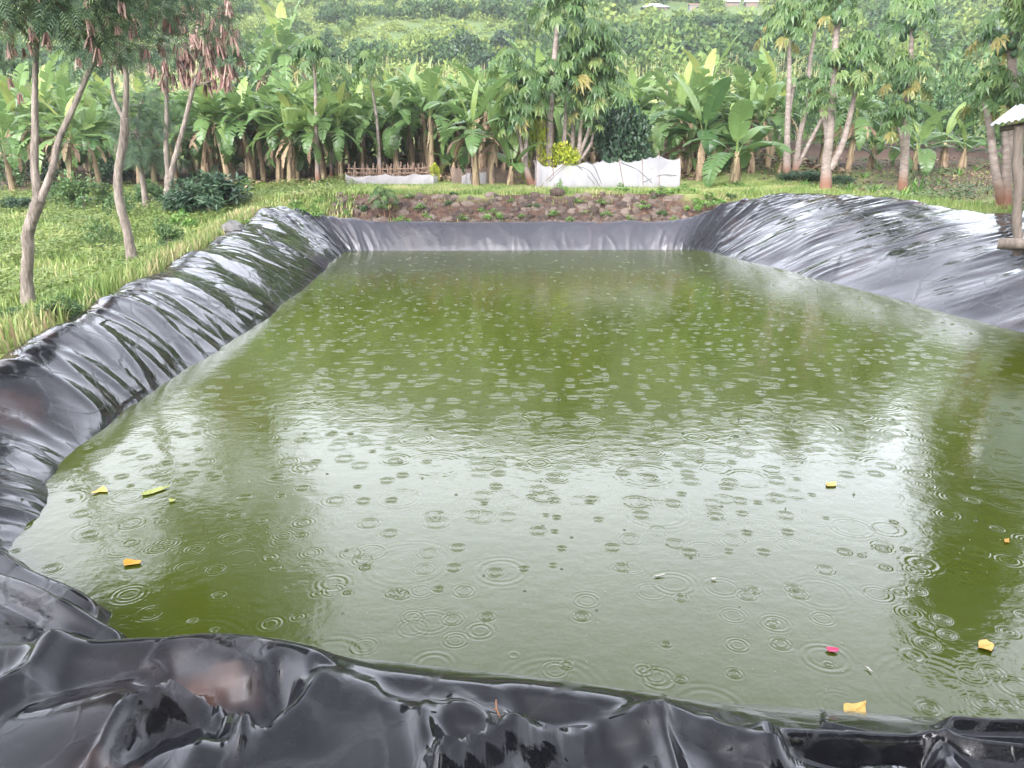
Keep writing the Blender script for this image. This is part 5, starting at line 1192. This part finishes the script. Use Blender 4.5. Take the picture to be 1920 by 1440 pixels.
for i in range(260):
    px = rg.uniform(200, 1900); py = rg.uniform(900, 1330); q = at_z(px, py, .003); s = rg.uniform(.0015, .0035) * q.length / 4; a = rg.uniform(0, 3)
    d = Vector((math.cos(a), math.sin(a), 0)) * s * rg.uniform(1, 2); e = Vector((-math.sin(a), math.cos(a), 0)) * s * .6; mb.quad(q - d, q - e, q + d, q + e)
tag(mb.build('floating_specks', M['fallen_white']), None, None, None, 'stuff')
# raindrop crowns thrown up on the water
mb = MB(); rs = random.Random(21)
for i in range(1000):
    y = 3.2 + 16 * rs.random() ** .8; x = rs.uniform(-.33, .66) * y * 1.0
    xl = np.interp(y, [3.2, 5, 9, 19], [-1.8, -3.1, -3.6, -4.2]); xr = np.interp(y, [3, 10, 19], [8, 6.6, 4.9])
    if not xl + .25 < x < xr - .25 or (y < 6 and rs.random() < .6): continue
    s = rs.uniform(.35, 1.5) * (.55 if y < 6 else 1); r = .010 * s * (1 + y / 14); h = .005 * s; ex = rs.uniform(.8, 1.2)
    mb.strip([[Vector((x + math.cos(a) * q * ex, y + math.sin(a) * q, z)) for a in [k * .7854 for k in range(8)]] for q, z in ((r * 1.5, -.002), (r * 1.15, h), (r * .85, h * .7), (r * .6, -.001))], .5, True)
    if rs.random() < .05:
        hj = .03 * s; mb.strip([[Vector((x + math.cos(a) * q, y + math.sin(a) * q, z)) for a in (0, 2.1, 4.2)] for q, z in ((.006 * s, 0), (.003 * s, hj * .6), (.0045 * s, hj), (.0004, hj * 1.4))], .5, True)
tag(mb.build('raindrop_splashes', M['splash'], None, True), None, None, None, 'stuff')
mb = MB(); P = [at_z(a, b, .47) for a, b in ((930, 1312), (931, 1325), (938, 1335), (948, 1346), (968, 1355))]
for q, z in zip(P, (.44, .43, .42, .425, .43)): q.z = z + .03
tube(mb, P, [.0028, .003, .0028, .0025, .0015], 6, .5, 3); tube(mb, [P[1], P[1] + Vector((-.012, -.01, .006))], .002, 5); tag(mb.build('twig', M['twig'], None, True), 'thin reddish-brown twig lying on the near black sheet', 'twig')

# ------------------------------------------------------------------ hillside
def scrub_proto(seed, n, size):
    r = np.random.default_rng(seed); k = 9; c = r.normal(0, 1, (k, 3)); c /= np.linalg.norm(c, axis=1)[:, None]; c[:, 2] = np.abs(c[:, 2]) * .9; c *= r.uniform(.35, .75, (k, 1)); c[:, 2] += .25
    w = r.integers(0, k, n); v = r.normal(0, 1, (n, 3)); v /= np.linalg.norm(v, axis=1)[:, None]; p = c[w] + v * r.uniform(.22, .40, (n, 1)); p[:, 2] = np.maximum(p[:, 2], .0)
    d = r.normal(0, 1, (n, 3)) + v * .6; d /= np.linalg.norm(d, axis=1)[:, None]; s = np.cross(d, v + r.normal(0, .5, (n, 3))); s /= np.linalg.norm(s, axis=1)[:, None]
    L = size * r.uniform(.6, 1.3, (n, 1)); q = np.stack([p, p + d * L * .5 + s * L * .33, p + d * L, p + d * L * .5 - s * L * .33], 1)
    return q, np.clip(r.uniform(-.2, .2, n) + (w % 3 - 1) * .08, -.4, .4)
def scrub_field(name, pos, rad, hgt, tint, n, size, seed, mat):
    pr = [scrub_proto(seed + i, n, size) for i in range(6)]; r = np.random.default_rng(seed); VV, TT = [], []
    for i, (p, a, h, t) in enumerate(zip(pos, rad, hgt, tint)):
        q, dt = pr[i % 6]; th = r.uniform(0, 6.28); c, s = math.cos(th), math.sin(th)
        x = q[..., 0] * c - q[..., 1] * s; y = q[..., 0] * s + q[..., 1] * c
        VV.append(np.stack([x * a + p[0], y * a + p[1], q[..., 2] * h + p[2]], -1)); TT.append(np.clip(dt + t, 0, 1))
    V = np.concatenate(VV).reshape(-1, 3); T = np.concatenate(TT); m = len(V) // 4
    return tag(link(name, np_mesh(name, V, np.arange(m * 4).reshape(-1, 4), mat, T)), None, None, None, 'stuff')
rh = np.random.default_rng(31)
def hill_points(n, y0, y1, dens):
    X = []; Y = []
    while len(X) < n:
        y = rh.uniform(y0, y1); x = rh.uniform(-.85, .85) * y
        if 124 < y < 141 and (19 < x < 31 or 32 < x < 42): continue
        if rh.random() < dens(x, y): X.append(x); Y.append(y)
    X, Y = np.array(X), np.array(Y); return np.stack([X, Y, ground(X, Y) - .2], 1)
def dens1(x, y):
    v = float(fbm(np.array([x * .035]), np.array([y * .06]), 44, 2)[0]); side = min(1, max(0, (x / y + .05) / .25)); return np.clip(.35 + 1.3 * v + .45 * side, .06, 1)
P = hill_points(1150, 84, 172, dens1); rr_ = rh.uniform(1.0, 2.9, len(P)) * (1 - .25 * (P[:, 0] < 0)); tn = np.clip(.40 + .9 * fbm(P[:, 0] * .06, P[:, 1] * .08, 45, 2) + rh.uniform(-.15, .15, len(P)), .0, .95)
scrub_field('hillside_scrub', P, rr_, rr_ * rh.uniform(.9, 1.3, len(P)), tn, 260, .26, 900, M['scrub'])
P = hill_points(900, 172, 340, lambda x, y: .8); rr_ = rh.uniform(3, 6.5, len(P)); tn = np.clip(.4 + rh.uniform(-.25, .25, len(P)), .05, .9)
scrub_field('hillside_scrub', P, rr_, rr_ * 1.1, tn, 90, .5, 920, M['scrub'])
# low herbs that cover the open slope
P = hill_points(9500, 78, 172, lambda x, y: 1); rr_ = rh.uniform(.5, 1.3, len(P)); tn = np.clip(.68 + .3 * fbm(P[:, 0] * .05, P[:, 1] * .05, 46, 2) + rh.uniform(-.07, .07, len(P)), .05, 1)
scrub_field('hillside_herbs', P, rr_, rr_ * rh.uniform(.6, 1.1, len(P)), tn, 70, .30, 940, M['scrub'])
# dark hedge lines along the terrace edges
XY = []
for (y0, xa, xb, n) in ((96, -34, 22, 120), (128, -30, 4, 60), (118, 22, 75, 90), (140, 8, 60, 70), (92, -60, -34, 50), (105, 18, 40, 50)):
    for i in range(n): XY.append((rh.uniform(xa, xb), y0 + rh.normal(0, 1.2)))
XY = np.array([q for q in XY if not (124 < q[1] < 141 and (19 < q[0] < 42))]); P = np.concatenate([XY, (ground(XY[:, 0], XY[:, 1]) - .2)[:, None]], 1); rr_ = rh.uniform(1.0, 2.2, len(P))
scrub_field('hedge_scrub', P, rr_, rr_ * 1.2, np.clip(.14 + rh.uniform(-.1, .2, len(P)), 0, 1), 260, .26, 960, M['scrub'])
# maize field between the bananas and the hedge
n = 5200; Y = rh.uniform(46, 90, n); X = rh.uniform(-.75, .6, n) * Y; Z = ground(X, Y); VV = []; TT = []
for k in range(6):
    a = rh.uniform(0, 6.28, n); h = rh.uniform(1.3, 2.3, n) * (.35 + .65 * k / 5); l = rh.uniform(.5, .9, n); p = np.stack([X, Y, Z + h * .75], 1); d = np.stack([np.cos(a) * .7, np.sin(a) * .7, .5 - .5 * rh.random(n)], 1); s = np.stack([-np.sin(a), np.cos(a), 0 * a], 1) * .06
    VV.append(np.stack([p - s, p + s, p + d * l[:, None] + s * .3, p + d * l[:, None] - s * .3], 1)); TT.append(np.clip(.62 + rh.uniform(-.25, .3, n), 0, 1))
p0 = np.stack([X, Y, Z], 1); s = np.tile(np.array([[.025, 0, 0]]), (n, 1)); up = np.stack([0 * X, 0 * X, rh.uniform(1.8, 2.6, n)], 1); up *= .85; VV.append(np.stack([p0 - s, p0 + s, p0 + up + s, p0 + up - s], 1)); TT.append(np.full(n, .8))
V = np.concatenate(VV).reshape(-1, 3); tag(link('maize_field', np_mesh('maize_field', V, np.arange(len(V)).reshape(-1, 4), M['grass'], np.concatenate(TT))), None, None, None, 'stuff')
# single trees that stand out on the slope
T_A = bush_meshes(640, 900, .20, M['darkbush'], 22); T_B = bush_meshes(641, 900, .20, M['bush'], 20)
HT = [(868, 130, 40, 105, 75, T_A, 'dark bushy tree above the middle of the banana stand'), (905, 150, 34, 80, 62, T_A, 'dark tree just left of the papaya clump on the slope'), (940, 105, 30, 70, 95, T_A, 'dark slope tree left of the tallest papaya'), (620, 92, 24, 50, 100, T_B, 'small round tree left in the hedge above the maize'), (560, 70, 26, 45, 110, T_B, 'grey-green tree above the banana clump on the slope'),
      (1180, 110, 44, 60, 96, T_B, 'round tree on the slope right of the papaya clump'), (1290, 125, 46, 70, 88, T_A, 'dark slope tree above the wide-leaved banana plant'), (1350, 120, 36, 55, 92, T_B, 'mid-green slope tree above the low banana plant'), (1410, 95, 40, 60, 104, T_B, 'broad slope tree left of the straight tall papaya'), (1240, 75, 40, 45, 120, T_A, 'dark tree below the grey-roofed house'), (1340, 65, 34, 40, 128, T_A, 'dark tree below the small grey wall'),
      (1430, 130, 34, 60, 84, T_B, 'leafy slope tree behind the straight tall papaya'), (1640, 110, 50, 80, 84, T_B, 'slope tree between the two large papayas'), (1740, 120, 60, 90, 78, T_B, 'slope tree right of the twin-stemmed papaya'), (1800, 210, 70, 120, 52, T_B, 'large leafy tree behind the shed corner'), (1850, 110, 60, 80, 70, T_A, 'dark slope tree behind the multi-stemmed papaya'), (1650, 230, 44, 90, 48, T_B, 'green tree just behind the tilled soil'), (1760, 250, 50, 60, 46, T_B, 'bushy tree at the back of the tilled soil'),
      (150, 130, 60, 90, 60, T_B, 'tree behind the crown of the nearest pod tree'), (30, 170, 60, 110, 52, T_B, 'leafy tree at the far left above the bananas'), (440, 170, 40, 60, 52, T_A, 'dark tree behind the farthest pod tree')]
for (px, py, r, h, y, ms, lb) in HT: 
    p = on_ground(px, py) if y > 60 else at_y(px, py, y); k = p.y * math.cos(PITCH) / FPX; zg = gz(p.x, p.y); top = at_y(px, py - h * (.75 if y > 60 else 1), p.y).z
    bush('slope_tree', 'tree', ms, (p.x, p.y), r * k / 1.05, max(1.5, top - zg) / 1.55, lb)

# ------------------------------------------------------------------ houses on the hill
def house(px0, px1, eave_py, roof_py, y, label, hipped=True, wall='wood', roof='zinc'):
    y = on_ground((px0 + px1) / 2, eave_py + 9).y; a, b = at_y(px0, eave_py, y), at_y(px1, eave_py, y); zr = at_y(px0, roof_py, y).z; x0, x1 = a.x, b.x; zg = gz((x0 + x1) / 2, y) - .6; ze = a.z; d = (x1 - x0) * .8
    o = Vector(((x0 + x1) / 2, y, zg)); t = thing('hill_house', label, 'house', o); w = (x1 - x0) / 2; e = ze - zg; hgt = zr - zg
    mb = MB(); box(mb, -w * .86, w * .86, d * .08, d * .92, 0, e - .004); mb.build('wall', M[wall], t)
    mb = MB(); rx = w * .25 if hipped else w
    A = [Vector((-w, 0, e)), Vector((w, 0, e)), Vector((w, d, e)), Vector((-w, d, e))]; r0, r1 = Vector((-rx, d / 2, hgt)), Vector((rx, d / 2, hgt))
    mb.quad(A[0], A[1], r1, r0); mb.quad(A[2], A[3], r0, r1); mb.tri(A[1], A[2], r1); mb.tri(A[3], A[0], r0); mb.quad(A[3], A[2], A[1], A[0]); mb.build('roof', M[roof], t)
    mb = MB(); box(mb, -.35, .35, d * .08 - .06, d * .08 - .01, 0, min(2, e * .8)); mb.build('door', M['stick'], t)
house(1203, 1257, 13, 2, 148, 'small dark house with grey hipped roof high on the slope')
house(1352, 1390, 3, -4, 152, 'house with white sheet roof at the top edge of the photo', False)
house(1398, 1424, 3, -2, 154, 'low white-roofed outbuilding right of the white-roofed house', False)
house(1292, 1312, 9, 5, 150, 'little grey-walled hut between the two hill houses', False, 'greyrock', 'stick')
mb = MB(); p = at_y(1196, 25, 146); o = Vector((p.x, 146, gz(p.x, 146))); tube(mb, [Vector((0, 0, -.3)), Vector((0, 0, at_y(1196, -6, 146).z - o.z))], [.11, .08], 6); q = mb.build('utility_pole', M['greyrock'], None, True); q.location = o; tag(q, 'thin pale pole standing left of the grey-roofed house', 'pole')
# ------------------------------------------------------------------ world and light
w = bpy.data.worlds.new('World'); SC.world = w; w.use_nodes = True
nt = w.node_tree; nt.nodes.clear(); L = nt.links
SUN_EL, SUN_ROT = R(37), R(203)
sky = node(nt, 'ShaderNodeTexSky'); sky.sky_type = 'NISHITA'; sky.sun_disc = False; sky.sun_elevation = SUN_EL; sky.sun_rotation = SUN_ROT
sky.air_density = 1.0; sky.dust_density = 5.0; sky.ozone_density = 1.0
hs = node(nt, 'ShaderNodeHueSaturation'); hs.inputs['Saturation'].default_value = .22; L.new(sky.outputs[0], hs.inputs['Color'])
tc = node(nt, 'ShaderNodeTexCoord'); nz = node(nt, 'ShaderNodeTexNoise', i_Scale=1.6, i_Detail=4); L.new(tc.outputs['Generated'], nz.inputs['Vector'])
rp = ramp(nt, [(.3, (.78, .79, .83)), (.7, (1.25, 1.25, 1.27))]); L.new(nz.outputs[0], rp.inputs[0])
mx = node(nt, 'ShaderNodeMix', data_type='RGBA', blend_type='MULTIPLY'); mx.inputs[0].default_value = 1; L.new(hs.outputs[0], mx.inputs[6]); L.new(rp.outputs[0], mx.inputs[7])
# overcast: the cloud is thinner and brighter in a belt well above the horizon
sp = node(nt, 'ShaderNodeSeparateXYZ'); L.new(tc.outputs['Generated'], sp.inputs[0])
er = ramp(nt, [(0, (1.4, 1.4, 1.4)), (.28, (2.9, 2.9, 2.97)), (.45, (2.7, 2.7, 2.78)), (.62, (2.3, 2.3, 2.37)), (.85, (1.1, 1.1, 1.14)), (1, (.85, .85, .88))]); L.new(sp.outputs['Z'], er.inputs[0])
m2 = node(nt, 'ShaderNodeMix', data_type='RGBA', blend_type='MULTIPLY'); m2.inputs[0].default_value = 1; L.new(mx.outputs[2], m2.inputs[6]); L.new(er.outputs[0], m2.inputs[7]); mx = m2
# sky made darker behind the camera, added to darken the sheet's reflections
ma = node(nt, 'ShaderNodeMath', operation='MULTIPLY_ADD'); L.new(sp.outputs['Y'], ma.inputs[0]); ma.inputs[1].default_value = .5; ma.inputs[2].default_value = .5
ar = ramp(nt, [(.1, (.5, .5, .51)), (.4, (.62, .62, .63)), (.75, (1.1, 1.1, 1.1))]); L.new(ma.outputs[0], ar.inputs[0])
m3 = node(nt, 'ShaderNodeMix', data_type='RGBA', blend_type='MULTIPLY'); m3.inputs[0].default_value = 1; L.new(mx.outputs[2], m3.inputs[6]); L.new(ar.outputs[0], m3.inputs[7]); mx = m3
bg = node(nt, 'ShaderNodeBackground'); bg.inputs['Strength'].default_value = .15; L.new(mx.outputs[2], bg.inputs['Color'])
L.new(bg.outputs[0], node(nt, 'ShaderNodeOutputWorld').inputs['Surface'])
sd = bpy.data.lights.new('sun', 'SUN'); so = bpy.data.objects.new('sun', sd); COL.objects.link(so)
sd.energy = .7; sd.angle = R(40); sd.color = (1, .985, .96)
# Nishita rotation is measured from +Y clockwise seen from above
sv = Vector((math.sin(SUN_ROT) * math.cos(SUN_EL), math.cos(SUN_ROT) * math.cos(SUN_EL), math.sin(SUN_EL)))
so.rotation_euler = sv.to_track_quat('Z', 'Y').to_euler()
vs = SC.view_settings; vs.view_transform = 'Standard'; vs.look = 'None'; vs.exposure = 2.0; vs.gamma = 1; vs.use_curve_mapping = False
mb = MB(); box(mb, -432, 432, -170, 612, -3.2, 200); hz = mb.mesh('haze', M['scrub']); hz.materials.clear()
hm, hnt, hN, hL = new_mat('rain haze'); pv = node(hnt, 'ShaderNodeVolumePrincipled'); pv.inputs['Color'].default_value = (.93, .96, 1, 1); pv.inputs['Density'].default_value = .0007; pv.inputs['Anisotropy'].default_value = .2
hL.new(pv.outputs[0], node(hnt, 'ShaderNodeOutputMaterial').inputs['Volume']); hz.materials.append(hm); tag(link('haze', hz), None, None, None, 'stuff')
SC.cycles.volume_bounces = 0
SC.cycles.use_denoising = True
SC.cycles.max_bounces = 6; SC.cycles.diffuse_bounces = 3; SC.cycles.glossy_bounces = 4; SC.cycles.transparent_max_bounces = 12; SC.cycles.transmission_bounces = 4
